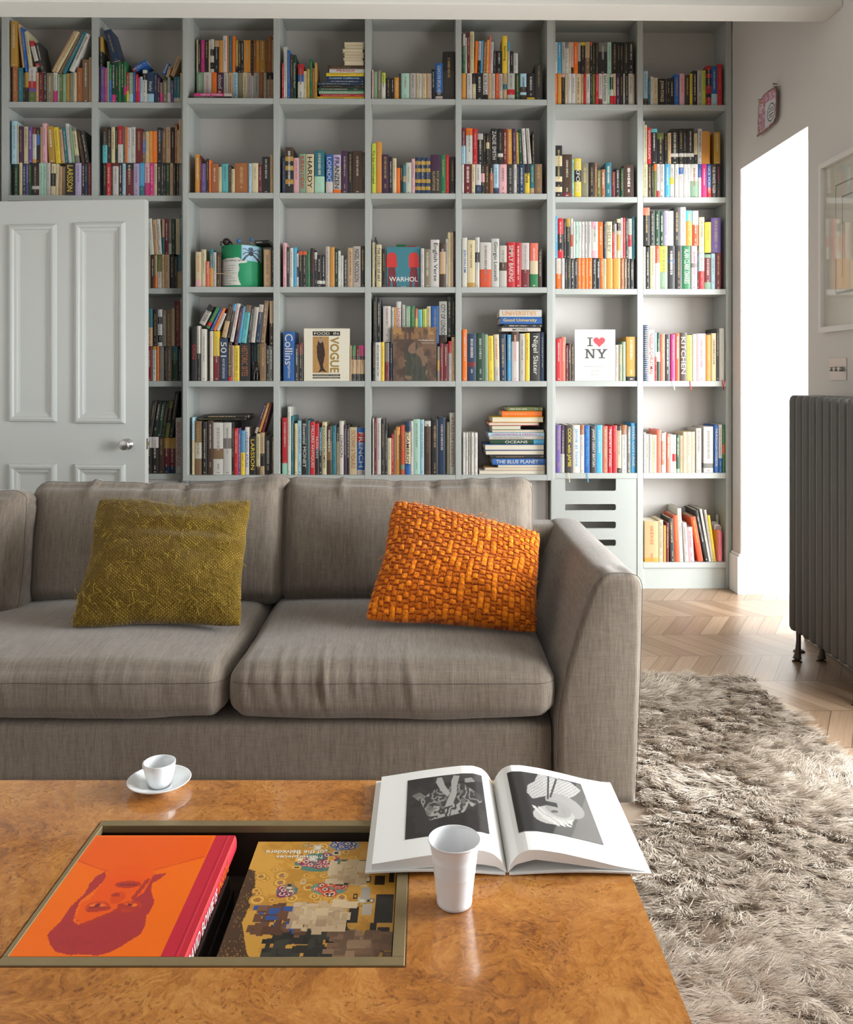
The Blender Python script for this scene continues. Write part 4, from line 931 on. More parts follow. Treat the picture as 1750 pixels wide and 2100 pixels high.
def lying(crop, bay, row, xa_, xb_, zb__, thick, dy, dep, code, rot, label):
    ox_, oy_, s_ = CROP[crop]; Yk = BAYS[bay][2] + dy
    X0, _ = room_pt(ox_ + xa_/s_, oy_ + 500/s_, Yk); X1, _ = room_pt(ox_ + xb_/s_, oy_ + 500/s_, Yk); L_ = X1 - X0
    (v_, f_, c_), pg_ = book_geo(thick, L_, dep, parse(code))
    T_ = Matrix.Rotation(rot, 4, 'Y') @ Matrix(((0,0,-1,L_),(0,1,0,0),(1,0,0,0),(0,0,0,1)))
    bo = mesh_obj('book', [tuple(T_ @ Vector(p)) for p in v_], f_, M['attr'], None, cols=c_); bo.location = (X0, Yk, zb__)
    mesh_obj('page_block', [tuple(T_ @ Vector(p)) for p in pg_[0]], pg_[1], M['page'], bo)
    tag(bo, label, 'book', f"books on the {SHELFNAME[row]} shelf of the {ORD[bay-1]} bay")
zb2 = max(e['zt'] for e in ALL if e['bay'] == 2 and e['row'] == 1 and e['tier'] == 'l' and BAYS[2][0] + .06 < e['x0'] < BAYS[2][0] + .30 and e['sp']['col'] in 'uSrpM') + .002
lying('A', 2, 1, 1262, 1425, room_pt(30, 30 + 528/4.605, YS)[1], .034, .03, .11, 'u/R8A', math.radians(-31), 'blue book lying tilted on top of the lower row, top shelf, second bay')
lying('E', 3, 3, 1118, 1252, z0 + hp + .010, .022, .07, .15, 'k', math.radians(-3), 'black book lying across the top of the green craft tub, third shelf')
# toy beetle on the rim of the tub
bx = (868 - 997.5) / 194.5 * R
beetle = thing('toy_beetle', 'dark brown toy beetle sitting on the rim of the green tub', 'toy', (pcx + bx, pcy - .062, z0 + hp))
dk = plain('brown_resin', '#2d1f1b', .3)
def ell(rx, ry, rz, n=20): return lathe([(math.sin(t), -math.cos(t)) for t in np.linspace(0, math.pi, 13)], n), (rx, ry, rz)
def ellipsoid(name, c, r, mat, parent, n=20):
    v, f = lathe([(math.sin(t), -math.cos(t)) for t in np.linspace(0, math.pi, 13)], n)
    return mesh_obj(name, [(c[0]+x*r[0], c[1]+y*r[1], c[2]+z*r[2]) for x, y, z in v], f, mat, parent, True)
ellipsoid('body', (0, 0, .026), (.024, .03, .022), dk, beetle); ellipsoid('head', (.006, -.026, .014), (.012, .012, .010), dk, beetle)
for sgn in (1, -1):
    for k in range(3):
        y = -.016 + .016*k
        mesh_obj('leg', *tube([(sgn*.016, y, .02), (sgn*.03, y-.004, .026), (sgn*.034, y-.004, .001)], .0022, 6), dk, beetle, True)
box('perch_card', -.03, .03, -.012, .04, -.004, -.0001, plain('green_card', '#1f8f5e', .6), pot).location = (bx, -.075, hp)
# book slid in behind the tub, lying askew on its neighbours
# small dark dog figure in front of the books
X, zt = room_pt(280 + 1122/4.605, 400 + 1572/4.605, YM + .006); zb = SH[3] + .0003
dog = thing('dog_figurine', 'small black seated animal figurine in front of the books, fourth shelf, third bay', 'figurine', (X, YM + .036, zb))
hh = zt - zb
me = bpy.data.meshes.new('body'); bmx = bmesh.new()
sk_pts = [((0,.012,.10*hh),.016),((0,.008,.35*hh),.017),((0,-.002,.58*hh),.014),((0,-.006,.75*hh),.010),((0,-.010,.87*hh),.0115),((0,-.024,.84*hh),.006),
          ((.008,-.004,.99*hh),.003),((-.008,-.004,.99*hh),.003),((.009,-.014,.45*hh),.006),((.010,-.018,.02*hh),.005),((-.009,-.014,.45*hh),.006),((-.010,-.018,.02*hh),.005),((.016,.004,.06*hh),.008),((-.016,.004,.06*hh),.008)]
vv = [bmx.verts.new(p) for p, r in sk_pts]
for a, b_ in ((0,1),(1,2),(2,3),(3,4),(4,5),(4,6),(4,7),(2,8),(8,9),(2,10),(10,11),(0,12),(0,13)): bmx.edges.new((vv[a], vv[b_]))
bmx.to_mesh(me); bmx.free(); do = link('body', me, M['black'], dog)
do.modifiers.new('skin', 'SKIN')
for i, (p, r) in enumerate(sk_pts): me.skin_vertices[0].data[i].radius = (r, r)
me.skin_vertices[0].data[0].use_root = True
do.modifiers.new('smooth', 'SUBSURF').levels = 2; do.modifiers['smooth'].render_levels = 2
# plastic document folder in the lowest right compartment
ox, oy, s = CROP['L']; xa, xb, _ = BAYS[8]
x0, zt = room_pt(ox + 1553/s, oy + 1270/s, YS + .012); x1 = xb - .006; x0 += .010; z0 = SH[5] + .0022
fold = thing('document_folder', 'pink and orange plastic folder stuffed with loose papers, lowest shelf', 'folder', ((x0 + x1)/2, YS + .014, z0))
fw = x1 - x0; fh = zt - z0
mf, nt, b = new_mat('pink_plastic'); tc = N(nt, 'ShaderNodeTexCoord'); sp_ = N(nt, 'ShaderNodeSeparateXYZ'); rp = N(nt, 'ShaderNodeValToRGB')
nt.links.new(tc.outputs['Generated'], sp_.inputs[0]); nt.links.new(sp_.outputs[0], rp.inputs[0]); nt.links.new(rp.outputs['Color'], b.inputs['Base Color'])
rp.color_ramp.elements[0].color = hexc('#f0a23c') + (1,); rp.color_ramp.elements[0].position = .12; rp.color_ramp.elements[1].color = hexc('#ef7f86') + (1,); rp.color_ramp.elements[1].position = .42; b.inputs['Roughness'].default_value = .3
n_ = 15; top = []
vs = []
for k, (y0_, off) in enumerate(((0, 0), (.08, .02))):
    for i in range(n_):
        t = i / (n_ - 1); x = -fw/2 + fw*t; bow = math.sin(t*math.pi) * .028 * (1 if k == 0 else -.3)
        zt_ = fh * (1 + .05*math.sin(t*5)) + off
        vs += [(x, y0_ + .03 - bow, 0), (x - (.020*(1-t)), y0_ + .03 - bow*1.2, zt_)]
fs = []
for k in range(2):
    o_ = k*2*n_
    for i in range(n_-1): fs.append((o_+2*i, o_+2*i+2, o_+2*i+3, o_+2*i+1))
fs += [(0, 1, 2*n_+1, 2*n_), (2*n_-2, 4*n_-2, 4*n_-1, 2*n_-1)]; fs.append(tuple(range(0, 2*n_, 2)) + tuple(range(4*n_-2, 2*n_-1, -2)))
fo = mesh_obj('sleeve', vs, fs, mf, fold, True); sm = fo.modifiers.new('t', 'SOLIDIFY'); sm.thickness = .0012
papers = [(-.04,.045,-.32,.42,'#cfc8c4'),(-.01,.05,-.12,.46,'#d8cfcb'),(.02,.055,-.05,.40,'#b59a98'),(.045,.06,.16,.44,'#c9c3c6'),(.03,.07,-.25,.52,'#bdb4b8'),(.06,.05,.10,.36,'#d9cfca')]
for k, (px_, py_, an, ln, c) in enumerate(papers):
    w2 = .035; L_ = fh * (ln + .85)
    vs = []
    for i in range(9):
        t = i / 8; bend = .02 * math.sin(t * 3 + k)
        for sx in (-w2, w2): vs.append((px_*.6 + sx*.7 + math.sin(an) * L_ * t * .55, py_ + bend, .012 + L_ * t * .86 + sx*.1*math.sin(an)))
    fs = [(2*i, 2*i+1, 2*i+3, 2*i+2) for i in range(8)]
    mesh_obj('paper', [(min(max(x, -fw/2-.012), fw/2-.004), y, z) for x, y, z in vs], fs, plain('paper_sheet', c, .8), fold, True)
mesh_obj('rolled_paper', *tube([(.01, .10, .05), (fw*.30, .10, fh*1.46)], .009, 10), plain('rolled', '#d3cacb', .7), fold, True)
# ------------------------------------------------------------------ sofa (given along the camera axes)
sofa = cam_thing('sofa', 'large taupe linen sofa with loose cushions in front of the bookcase', 'sofa', 0, 3.0)
SO = Vector((0, 3.0, 0))
def nz(p, s, seed=0.0): return mnoise.noise(Vector((p[0]*s + seed, p[1]*s + seed*.7, p[2]*s - seed)))
def cushion(name, half, r, crown, Mx, n, wr, parent, mat, seams=(), puff=.012):
    """upholstered box cushion: rounded, crowned and creased; Mx puts it in place"""
    a, b_, c = half
    V, fs = gridbox(*n)
    def shape(p):
        q = [p[0]*a, p[1]*b_, p[2]*c]; inn = [max(-(h-r), min(h-r, t)) for t, h in zip(q, half)]
        d = [t - i for t, i in zip(q, inn)]; L = math.sqrt(sum(t*t for t in d))
        nrm = [t / L for t in d] if L > 1e-9 else [0, 0, 1]
        if L > 1e-9: q = [i + r * t for i, t in zip(inn, nrm)]
        x, y, z = p
        bx, by, bz = 1 - x*x, 1 - y*y, 1 - z*z
        cr = crown * (max(bx, 0) * max(by, 0)) ** .55
        q[2] += nrm[2] * cr if abs(nrm[2]) > .01 else 0
        q[0] += nrm[0] * puff * max(bz, 0); q[1] += nrm[1] * puff * max(bz, 0)
        w_ = wr(q, nrm)
        return [t + m_ * w_ for t, m_ in zip(q, nrm)]
    P = [Mx @ Vector(shape(p)) for p in V]
    o = mesh_obj(name, P, fs, mat, parent, True)
    for path in seams:
        pts = [Mx @ (Vector(shape(p)) * 1.0) for p in path]
        pts = [q + (q - (Mx @ Vector((0,0,0)))).normalized() * .0004 for q in pts]
        mesh_obj('seam', *tube(pts, .0011, 5), M['seam'], o, True)
    return o
def line(p, q, n=60): return [tuple(a + (b_ - a) * t / n for a, b_ in zip(p, q)) for t in range(n + 1)]
# plinth rail
V, fs = gridbox(60, 12, 10)
x0, x1, y0, y1, z0, z1 = -2.52, .384, 2.555, 3.42, .075, .268; r = .03
P = []
for p in V:
    h = ((x1-x0)/2, (y1-y0)/2, (z1-z0)/2); c = ((x0+x1)/2, (y0+y1)/2, (z0+z1)/2)
    q = [a*b_ for a, b_ in zip(p, h)]; inn = [max(-(hh_-r), min(hh_-r, t)) for t, hh_ in zip(q, h)]; d = [t-i for t, i in zip(q, inn)]; L = math.sqrt(sum(t*t for t in d))
    if L > 1e-9: q = [i + r*t/L for i, t in zip(inn, d)]
    P.append(Vector(q) + Vector(c) - SO + Vector((0, .004 * nz(q, 4, 2), 0)))
mesh_obj('base', P, fs, M['linen'], sofa, True)
for fx in (-2.4, -.9, .5):
    for fy in (2.66, 3.45):
        box('foot', fx - .03, fx + .03, fy - 3.03, fy - 2.97, .0068, .08, M['black'], sofa, .004)
# arm: slanted inner side, flat padded top
prof = [(.386,.048),(.384,.16),(.386,.26),(.393,.34),(.410,.42),(.432,.50),(.458,.585),(.485,.655),(.503,.692),(.516,.710),(.535,.718),(.575,.721),(.612,.717),(.630,.707),(.638,.690),(.640,.66),(.637,.50),(.632,.35),(.627,.20),(.621,.048)]
def smooth_prof(p, k=4):
    out = []
    n = len(p)
    for i in range(n - 1):
        for j in range(k):
            t = j / k
            p0, p1, p2, p3 = p[max(i-1,0)], p[i], p[i+1], p[min(i+2,n-1)]
            out.append(tuple(.5*((2*b_) + (-a+c)*t + (2*a-5*b_+4*c-d)*t*t + (-a+3*b_-3*c+d)*t**3) for a, b_, c, d in zip(p0,p1,p2,p3)))
    out.append(p[-1]); return out
pf = smooth_prof(prof); m_ = len(pf); cxp = sum(p[0] for p in pf)/m_; czp = .40
ys = [2.520, 2.5225, 2.528, 2.537, 2.548] + list(np.linspace(2.57, 3.50, 44)) + [3.54, 3.56, 3.57]
ins = [.022, .012, .005, .0012, 0] + [0]*44 + [.003, .010, .022]
vs = []
for yy, i_ in zip(ys, ins):
    for k, (x, z) in enumerate(pf):
        dx, dz = x - .515, z - .42; 
        sx = 1 - i_/.12; xx = .515 + dx*sx; zz_ = z - i_*(1 if z > .5 else z/.5)
        crease = .0035 * math.exp(-((yy-2.58)/.05)**2) * math.sin(x*95) * (1 if z > .66 else 0)
        crease += .004 * nz((x, yy, z), 5, 1)
        vs.append(Vector((xx + (crease if x < .5 else -crease*.3), yy, zz_ + (crease if z > .66 else 0))) - SO)
fs = []
for j in range(len(ys)-1):
    for k in range(m_-1): fs.append((j*m_+k, j*m_+k+1, (j+1)*m_+k+1, (j+1)*m_+k))
    fs.append((j*m_+m_-1, j*m_, (j+1)*m_, (j+1)*m_+m_-1))
# front cap as strips between the two sides
def cap(j, flip):
    o_ = j*m_; k = 0; l = m_-1
    while k + 1 < l:
        q = (o_+k, o_+k+1, o_+l-1, o_+l) if k + 1 < l - 1 else (o_+k, o_+k+1, o_+l)
        fs.append(q if not flip else q[::-1]); k += 1; l -= 1
cap(0, True); cap(len(ys)-1, False)
arm = mesh_obj('arm', vs, fs, M['linen'], sofa, True)
sm_ = [p for p in pf if p[1] > .05]
mesh_obj('seam', *tube([Vector((.515 + (x-.515)*.985 - (.0012 if x < .5 else -.0012), 2.5275, z + (.0015 if z > .6 else 0))) - SO for x, z in sm_], .0012, 5), M['seam'], arm, True)
# back
V, fs = gridbox(60, 8, 16)
x0, x1, y0, y1, z0, z1 = -2.52, .60, 3.40, 3.575, .10, .712; r = .035; P = []
for p in V:
    h = ((x1-x0)/2, (y1-y0)/2, (z1-z0)/2); c = ((x0+x1)/2, (y0+y1)/2, (z0+z1)/2)
    q = [a*b_ for a, b_ in zip(p, h)]; inn = [max(-(hh_-r), min(hh_-r, t)) for t, hh_ in zip(q, h)]; d = [t-i for t, i in zip(q, inn)]; L = math.sqrt(sum(t*t for t in d))
    if L > 1e-9: q = [i + r*t/L for i, t in zip(inn, d)]
    P.append(Vector(q) + Vector(c) - SO)
mesh_obj('back', P, fs, M['linen'], sofa, True)
# seat cushions
def seat_wr(seed, gathers):
    def w_(q, n):
        x, y, z = q
        k = .006 * nz((x, y, z), 2.6, seed) + .003 * nz((x, y, z), 7, seed + 3)
        if n[1] < -.2 or y < -.30:
            e = math.exp(-((z - .035) / .07) ** 2)
            for (gx, sg, amp) in gathers: k += amp * e * math.exp(-((x - gx) / sg) ** 2) * math.sin((x - gx) / sg * 2.2 + 1.2 * z / .06)
        return k
    return w_
random.seed(11)
g_r = [(random.uniform(-.42, .05), random.uniform(.010, .022), random.uniform(.0015, .0045)) for _ in range(16)]
g_l = [(random.uniform(-.3, .35), random.uniform(.015, .035), random.uniform(.001, .003)) for _ in range(10)]
def seat(x0, x1, seed, g):
    half = ((x1-x0)/2, .445, .078); c = Vector(((x0+x1)/2, 2.525 + .445, .366)) - SO
    sr = [line((-.985,-.97,.62), (.985,-.97,.62))]
    f = .42
    return cushion('seat_cushion', half, .045, .034, Matrix.Translation(c), (96, 60, 16), seat_wr(seed, g), sofa, M['linen'], [line((-1,-1,f), (1,-1,f), 90), line((1,-1,f), (1,1,f), 40)], puff=.010)
seat(-.583, .378, 3.0, g_r); seat(-1.585, -.606, 8.0, g_l); seat(-2.50, -1.61, 5.0, g_l)
# back cushions leaning on the back
def back_cushion(x0, x1, seed, y=3.345, z0=.445, hgt=.452, tilt=-.20, droop=0.0, turn=0.0, hump=0.0, skew=0.0):
    half = ((x1-x0)/2, hgt/2, .095)
    Mx = Matrix.Translation(Vector(((x0+x1)/2, y, z0 + hgt/2)) - SO) @ Matrix.Rotation(turn, 4, 'Z') @ Matrix.Rotation(math.pi/2 + tilt, 4, 'X')
    def w_(q, n):
        x, y_, z = q
        k = .008 * nz((x, y_, z), 3.0, seed) + .004 * nz((x, y_, z), 8, seed + 1)
        if y_ > hgt * .30:
            e = math.exp(-((y_ - hgt*.46) / .05) ** 2)
            for gx, sg, am in ((-.25,.012,.012),(.10,.014,-.015),(.25,.02,.008),(-.05,.016,-.010),(.33,.014,.007)): k += am * e * math.exp(-((x - gx)/sg)**2)
        if n[1] > .5: k += hump * (x/half[0])**2 - droop * (1 - (x/half[0])**2) + skew * max(0, x/half[0]) ** 3
        return k
    f = .55
    return cushion('back_cushion', half, .055, .05, Mx, (70, 40, 14), w_, sofa, M['linen'], [line((-1,1,f), (1,1,f), 80), line((1,1,f), (1,-1,f), 40), line((-1,1,f), (-1,-1,f), 40)], puff=.014)
back_cushion(-.556, .405, 1.0, droop=.016, hump=.008)
back_cushion(-1.515, -.552, 6.0, y=3.33, z0=.435, droop=.012, hump=.0, turn=.02, skew=.035)
back_cushion(-2.46, -1.50, 9.0, y=3.20, z0=.42, hgt=.44, hump=.008)
# ------------------------------------------------------------------ scatter cushions
def c3(px, py, z): return Vector(((px - CX) / F * z, z, EYE + (HY - py) / F * z))
def pillow(root, corners, thick, n, height, colf, mat, concave=.045, name='cover', corner=.065, dip=0.0, grow=1.055):
    """soft square cushion spanned by four corners (bl, br, tr, tl) with a woven relief on its face"""
    mid_ = (corners[0] + corners[1] + corners[2] + corners[3]) / 4; bl, br, tr, tl = [mid_ + (c - mid_) * grow for c in corners]
    u = np.linspace(0, 1, n + 1); U, V = np.meshgrid(u, u)
    def pin(t, k): return k * (np.sin(np.pi * t) ** .8)
    su, sv = pin(V, concave), pin(U, concave)
    UU = U + (0.5 - U) * 2 * su * np.abs(2*U - 1) ** 3; VV = V + (0.5 - V) * 2 * sv * np.abs(2*V - 1) ** 3
    B = np.array([[*bl], [*br], [*tr], [*tl]])
    rc = 1 - corner * (np.abs(2*U-1)**5 * np.abs(2*V-1)**5)
    UU = .5 + (UU - .5) * rc; VV = .5 + (VV - .5) * rc
    UU = UU + (fbm(V*5, U*2, 71) - .5) * .022 * np.abs(2*U-1)**3; VV = VV + (fbm(U*5, V*2, 73) - .5) * .022 * np.abs(2*V-1)**3 - dip * np.exp(-((U - .58)/.20)**2) * np.clip(V, 0, 1)**4
    w_ = np.stack([(1-UU)*(1-VV), UU*(1-VV), UU*VV, (1-UU)*VV], -1); P0 = w_ @ B
    nrm = (br - bl).cross(tl - bl).normalized(); nv = np.array(nrm[:])
    puff = thick * (np.clip((1-(2*U-1)**2), 0, 1) * np.clip((1-(2*V-1)**2), 0, 1)) ** .42
    lump = (fbm(U*3+1, V*3, 4) - .5) * .035 * np.clip(puff / thick, 0, 1)
    H, C = height(U, V)
    front = P0 + nv * (puff + lump + H)[..., None]; back = P0 - nv * (puff * .35)[..., None]
    N1 = (n+1)**2
    vs = np.concatenate([front.reshape(-1, 3), back.reshape(-1, 3)])
    i, j = np.meshgrid(np.arange(n), np.arange(n)); a = (j*(n+1)+i).ravel()
    f1 = np.stack([a, a+1, a+n+2, a+n+1], 1); f2 = f1[:, ::-1] + N1
    e = np.concatenate([np.arange(n), (np.arange(n)*(n+1)+n), ((n+1)*n + np.arange(n, 0, -1)), (np.arange(n, 0, -1)*(n+1))])
    e2 = np.roll(e, -1); f3 = np.stack([e2, e, e+N1, e2+N1], 1)
    faces = np.concatenate([f1, f2, f3])
    Cf = C[:-1, :-1].reshape(-1, 3); cols = np.concatenate([Cf, Cf, np.repeat(Cf.mean(0)[None], len(f3), 0)])
    me = bpy.data.meshes.new(name); me.vertices.add(len(vs)); me.vertices.foreach_set('co', vs.astype(np.float32).ravel())
    me.loops.add(len(faces)*4); me.loops.foreach_set('vertex_index', faces.astype(np.int32).ravel())
    me.polygons.add(len(faces)); me.polygons.foreach_set('loop_start', np.arange(0, len(faces)*4, 4, dtype=np.int32)); me.polygons.foreach_set('loop_total', np.full(len(faces), 4, dtype=np.int32))
    me.polygons.foreach_set('use_smooth', np.ones(len(faces), bool)); me.update(calc_edges=True); me.validate()
    set_cols(me, cols)
    return link(name, me, mat, root), front, nv
wool = attr_mat('wool', .9); wool.node_tree.nodes['Principled BSDF'].inputs['Specular IOR Level'].default_value = .1; wool.node_tree.nodes['Principled BSDF'].inputs['Sheen Weight'].default_value = .2
def weave_fine(U, V):
    k = 92
    a = U*k + (fbm(U*5, V*5, 31)-.5)*2.0; b_ = V*k + (fbm(U*5+9, V*5, 32)-.5)*2.0
    ia, ib = np.floor(a), np.floor(b_); over = ((ia + ib) % 2) < 1
    fa, fb = a - ia - .5, b_ - ib - .5
    bump = np.where(over, np.cos(fa*np.pi) * (.55 + .45*np.cos(fb*np.pi)), np.cos(fb*np.pi) * (.45 + .45*np.cos(fa*np.pi)) * .6)
    slub = vnoise(ia*.7, ib*.13, 5)
    fold = .010*np.exp(-((V - .64 + .10*(U-.4))/.06)**2) * np.exp(-((U-.72)/.3)**2) + .010*np.exp(-((V - .79 + .05*U)/.06)**2) * np.exp(-((U-.6)/.3)**2)
    H = bump * .0017 * (.7 + .6*slub) + (fbm(U*40, V*40, 3)-.5)*.002 + fold - .010*np.exp(-((V-.70+.08*U)/.045)**2)*np.exp(-((U-.62)/.28)**2)
    c0, c1, c2 = (np.array(hexc(c)) for c in ('#4a3a12', '#80641a', '#9c7e2a'))
    t = np.clip(bump, 0, 1)[..., None]; m2 = (fbm(U*18, V*18, 8) > .55)[..., None]
    C = c0 * (1-t) + np.where(m2 & over[..., None], c2, c1) * t
    return H, C
def weave_chunky(U, V):
    k1, k2 = 27, 25
    wob = (fbm(U*5, V*5, 41)-.5)*.9
    a = U*k1 + wob + .25*np.sin(V*7); ia = np.floor(a); b_ = V*k2 + (fbm(U*6+7, V*6, 42)-.5)*1.1 + .22*np.sin(ia*2.4)
    ib = np.floor(b_); wa = .75 + .5*vnoise(ia*1.7, ib*0+3, 5); over = ((ia + ib) % 2) < 1
    fa, fb = a - ia - .5, b_ - ib - .5
    rnd = vnoise(ia*3.1 + .5, ib*2.3 + .5, 77)
    up = np.sqrt(np.clip(1 - (fa*2.05)**2, 0, 1)) * (.35 + .65*np.sqrt(np.clip(1 - (fb*1.9)**2, 0, 1)))
    dn = np.sqrt(np.clip(1 - (fb*3.2)**2, 0, 1)) * .45
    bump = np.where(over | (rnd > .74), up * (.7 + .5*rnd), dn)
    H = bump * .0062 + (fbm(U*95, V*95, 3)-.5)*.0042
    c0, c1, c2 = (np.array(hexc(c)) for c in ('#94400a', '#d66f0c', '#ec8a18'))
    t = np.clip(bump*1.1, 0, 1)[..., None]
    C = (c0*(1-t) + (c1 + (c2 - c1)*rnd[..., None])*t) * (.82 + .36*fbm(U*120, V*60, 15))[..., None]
    return H, C
def threads(name, front, nv, n, count, col, parent, vmin, vmax, lmin, lmax, r=.0011, droop=.6):
    parts = []; m = front.shape[0]
    for _ in range(count):
        i, j = random.randint(2, m-3), int((random.random()**1.3*(vmax-vmin)+vmin)*(m-1)); j = min(max(j, 3), m-4)
        p = Vector(front[j, i]); d = Vector((random.uniform(-.5, .35), 0, random.uniform(-.3, 1) - droop*.3)).normalized(); L = random.uniform(lmin, lmax)
        cv = random.uniform(-.8, .8); pts = []
        for k in range(7):
            t = k / 6; pts.append(p + Vector(nv)*(.003 + .006*math.sin(t*math.pi)) + d*L*t + Vector((math.sin(t*3*cv)*.012*L/.05, 0, math.cos(t*4)*.004)))
        parts.append(tube(pts, r, 4))
    vf = merge(*parts)
    o = mesh_obj(name, *vf, plain('loose_yarn', col, .9), parent, True); o['kind'] = 'stuff'; return o
zb_, zt_ = 2.815, 3.14
cn = [c3(147,1288,zb_-.01), c3(494,1283,zb_), c3(514,1027,zt_), c3(205,1025,zt_-.02)]
Xg, Yg = cam2room(-1.0, 2.95)
gc = thing('scatter_cushion', 'mustard green woven cushion with loose threads on the sofa', 'cushion', (Xg, Yg, .46), -YAW, 'cushions on the sofa')
og = Vector((-1.0, 2.95, .46))
_, fr, nv = pillow(gc, [c - og for c in cn], .084, 420, weave_fine, None, wool, concave=.045, dip=.055)
threads('loose_threads', fr, nv, 420, 130, '#8f781f', gc, .09, .97, .012, .045, .0010); threads('loose_threads', fr, nv, 420, 50, '#8a7222', gc, .08, .24, .02, .045, .0010); threads('fuzz', fr, nv, 420, 1300, '#836b1d', gc, .0, 1.0, .005, .013, .0005)
zb_, zt_ = 2.81, 3.13
cn = [c3(750,1272,zb_), c3(1100,1296,zb_-.02), c3(1106,1096,zt_-.10), c3(812,1028,zt_)]
og = Vector((.11, 2.95, .46)); Xg, Yg = cam2room(.11, 2.95)
oc = thing('scatter_cushion', 'bright orange chunky basket-weave cushion against the sofa arm', 'cushion', (Xg, Yg, .46), -YAW, 'cushions on the sofa')
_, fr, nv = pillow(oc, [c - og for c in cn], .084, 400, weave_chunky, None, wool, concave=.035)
threads('loose_threads', fr, nv, 400, 140, '#e08420', oc, .03, .97, .01, .035, .0008); threads('fuzz', fr, nv, 400, 1500, '#d9750f', oc, .0, 1.0, .005, .013, .0005)
# ------------------------------------------------------------------ coffee table with sunken tray
TZ = .50
def burl():
    m, nt, b = new_mat('burr_walnut_veneer'); L = nt.links.new
    tc = N(nt, 'ShaderNodeTexCoord')
    n1 = N(nt, 'ShaderNodeTexNoise', Scale=5.0, Detail=5.0, Roughness=.6, Distortion=1.2); L(tc.outputs['Object'], n1.inputs['Vector'])
    ad = N(nt, 'ShaderNodeMixRGB', blend_type='ADD'); ad.inputs['Fac'].default_value = .16; L(tc.outputs['Object'], ad.inputs['Color1']); L(n1.outputs['Color'], ad.inputs['Color2'])
    n2 = N(nt, 'ShaderNodeTexNoise', Scale=26.0, Detail=8.0, Roughness=.68, Distortion=2.4); L(ad.outputs['Color'], n2.inputs['Vector'])
    n3 = N(nt, 'ShaderNodeTexNoise', Scale=70.0, Detail=3.0, Distortion=1.5); L(ad.outputs['Color'], n3.inputs['Vector'])
    vo = N(nt, 'ShaderNodeTexVoronoi', Scale=95.0); L(ad.outputs['Color'], vo.inputs['Vector'])
    def mt(op, a, bb):
        n = N(nt, 'ShaderNodeMath', operation=op)
        for i, q in enumerate((a, bb)):
            if isinstance(q, (int, float)): n.inputs[i].default_value = q
            else: L(q, n.inputs[i])
        return n.outputs[0]
    t = mt('ADD', mt('MULTIPLY', n1.outputs['Fac'], .42), mt('ADD', mt('MULTIPLY', n2.outputs['Fac'], .44), mt('MULTIPLY', n3.outputs['Fac'], .14)))
    rp = N(nt, 'ShaderNodeValToRGB'); e = rp.color_ramp.elements
    e[0].position = .37; e[0].color = hexc('#7c461d') + (1,); e[1].position = .62; e[1].color = hexc('#cd9049') + (1,)
    q = e.new(.49); q.color = hexc('#b1702e') + (1,)
    L(t, rp.inputs['Fac'])
    # burr eyes, gathered in clusters
    cl = N(nt, 'ShaderNodeTexNoise', Scale=9.0, Detail=2.0); L(tc.outputs['Object'], cl.inputs['Vector'])
    eye = mt('MULTIPLY', mt('LESS_THAN', vo.outputs['Distance'], .30), mt('GREATER_THAN', cl.outputs['Fac'], .50))
    mx = N(nt, 'ShaderNodeMixRGB'); L(mt('MULTIPLY', eye, .45), mx.inputs['Fac']); L(rp.outputs['Color'], mx.inputs['Color1']); mx.inputs['Color2'].default_value = hexc('#5f3213') + (1,)
    L(mx.outputs['Color'], b.inputs['Base Color'])
    b.inputs['Roughness'].default_value = .28; b.inputs['Coat Weight'].default_value = .8; b.inputs['Coat Roughness'].default_value = .05
    return m
M['burl'] = burl()
table = cam_thing('coffee_table', 'low burr wood coffee table with a brass-rimmed sunken tray', 'coffee table', -.45, 1.25)
TO = Vector((-.45, 1.25, 0))
tx0, tx1, ty0, ty1 = -1.30, .329, .78, 1.697
hx0, hx1, hy0, hy1 = -.586, -.030, 1.160, 1.540
bm = bmesh.new()
xs_ = [tx0, hx0, hx1, tx1]; ys_ = [ty0, hy0, hy1, ty1]
def q(*p): bm.faces.new([bm.verts.new(Vector(v) - TO) for v in p])
for z, fl in ((TZ, False), (TZ - .05, True)):
    for i in range(3):
        for j in range(3):
            if i == 1 and j == 1: continue
            p = [(xs_[i],ys_[j],z),(xs_[i+1],ys_[j],z),(xs_[i+1],ys_[j+1],z),(xs_[i],ys_[j+1],z)]; q(*(p[::-1] if fl else p))
for (a, b_, c, d, inv) in ((tx0,tx1,ty0,ty1,False),(hx0,hx1,hy0,hy1,True)):
    for p in (((a,c),(b_,c)),((b_,c),(b_,d)),((b_,d),(a,d)),((a,d),(a,c))):
        f = [(*p[0],TZ-.05),(*p[1],TZ-.05),(*p[1],TZ),(*p[0],TZ)]; q(*(f[::-1] if inv else f))
bmesh.ops.remove_doubles(bm, verts=bm.verts, dist=1e-5)
es = [e for e in bm.edges if len(e.link_faces) == 2 and abs(e.verts[0].co.z - TZ) < 1e-5 and abs(e.verts[1].co.z - TZ) < 1e-5 and abs(e.link_faces[0].normal.dot(e.link_faces[1].normal)) < .5]
bm.normal_update()
es = [e for e in bm.edges if all(abs(v.co.z - TZ) < 1e-5 for v in e.verts) and len(e.link_faces) == 2 and abs(e.calc_face_angle(0)) > 1]
bmesh.ops.bevel(bm, geom=es, offset=.0025, segments=2, affect='EDGES')
bm_obj('table_top', bm, M['burl'], table)
def tb(name, x0, x1, y0, y1, z0, z1, mat, par=None, bev=0): return box(name, x0-TO.x, x1-TO.x, y0-TO.y, y1-TO.y, z0, z1, mat, par or table, bev)
bm = bmesh.new(); w_ = .0175
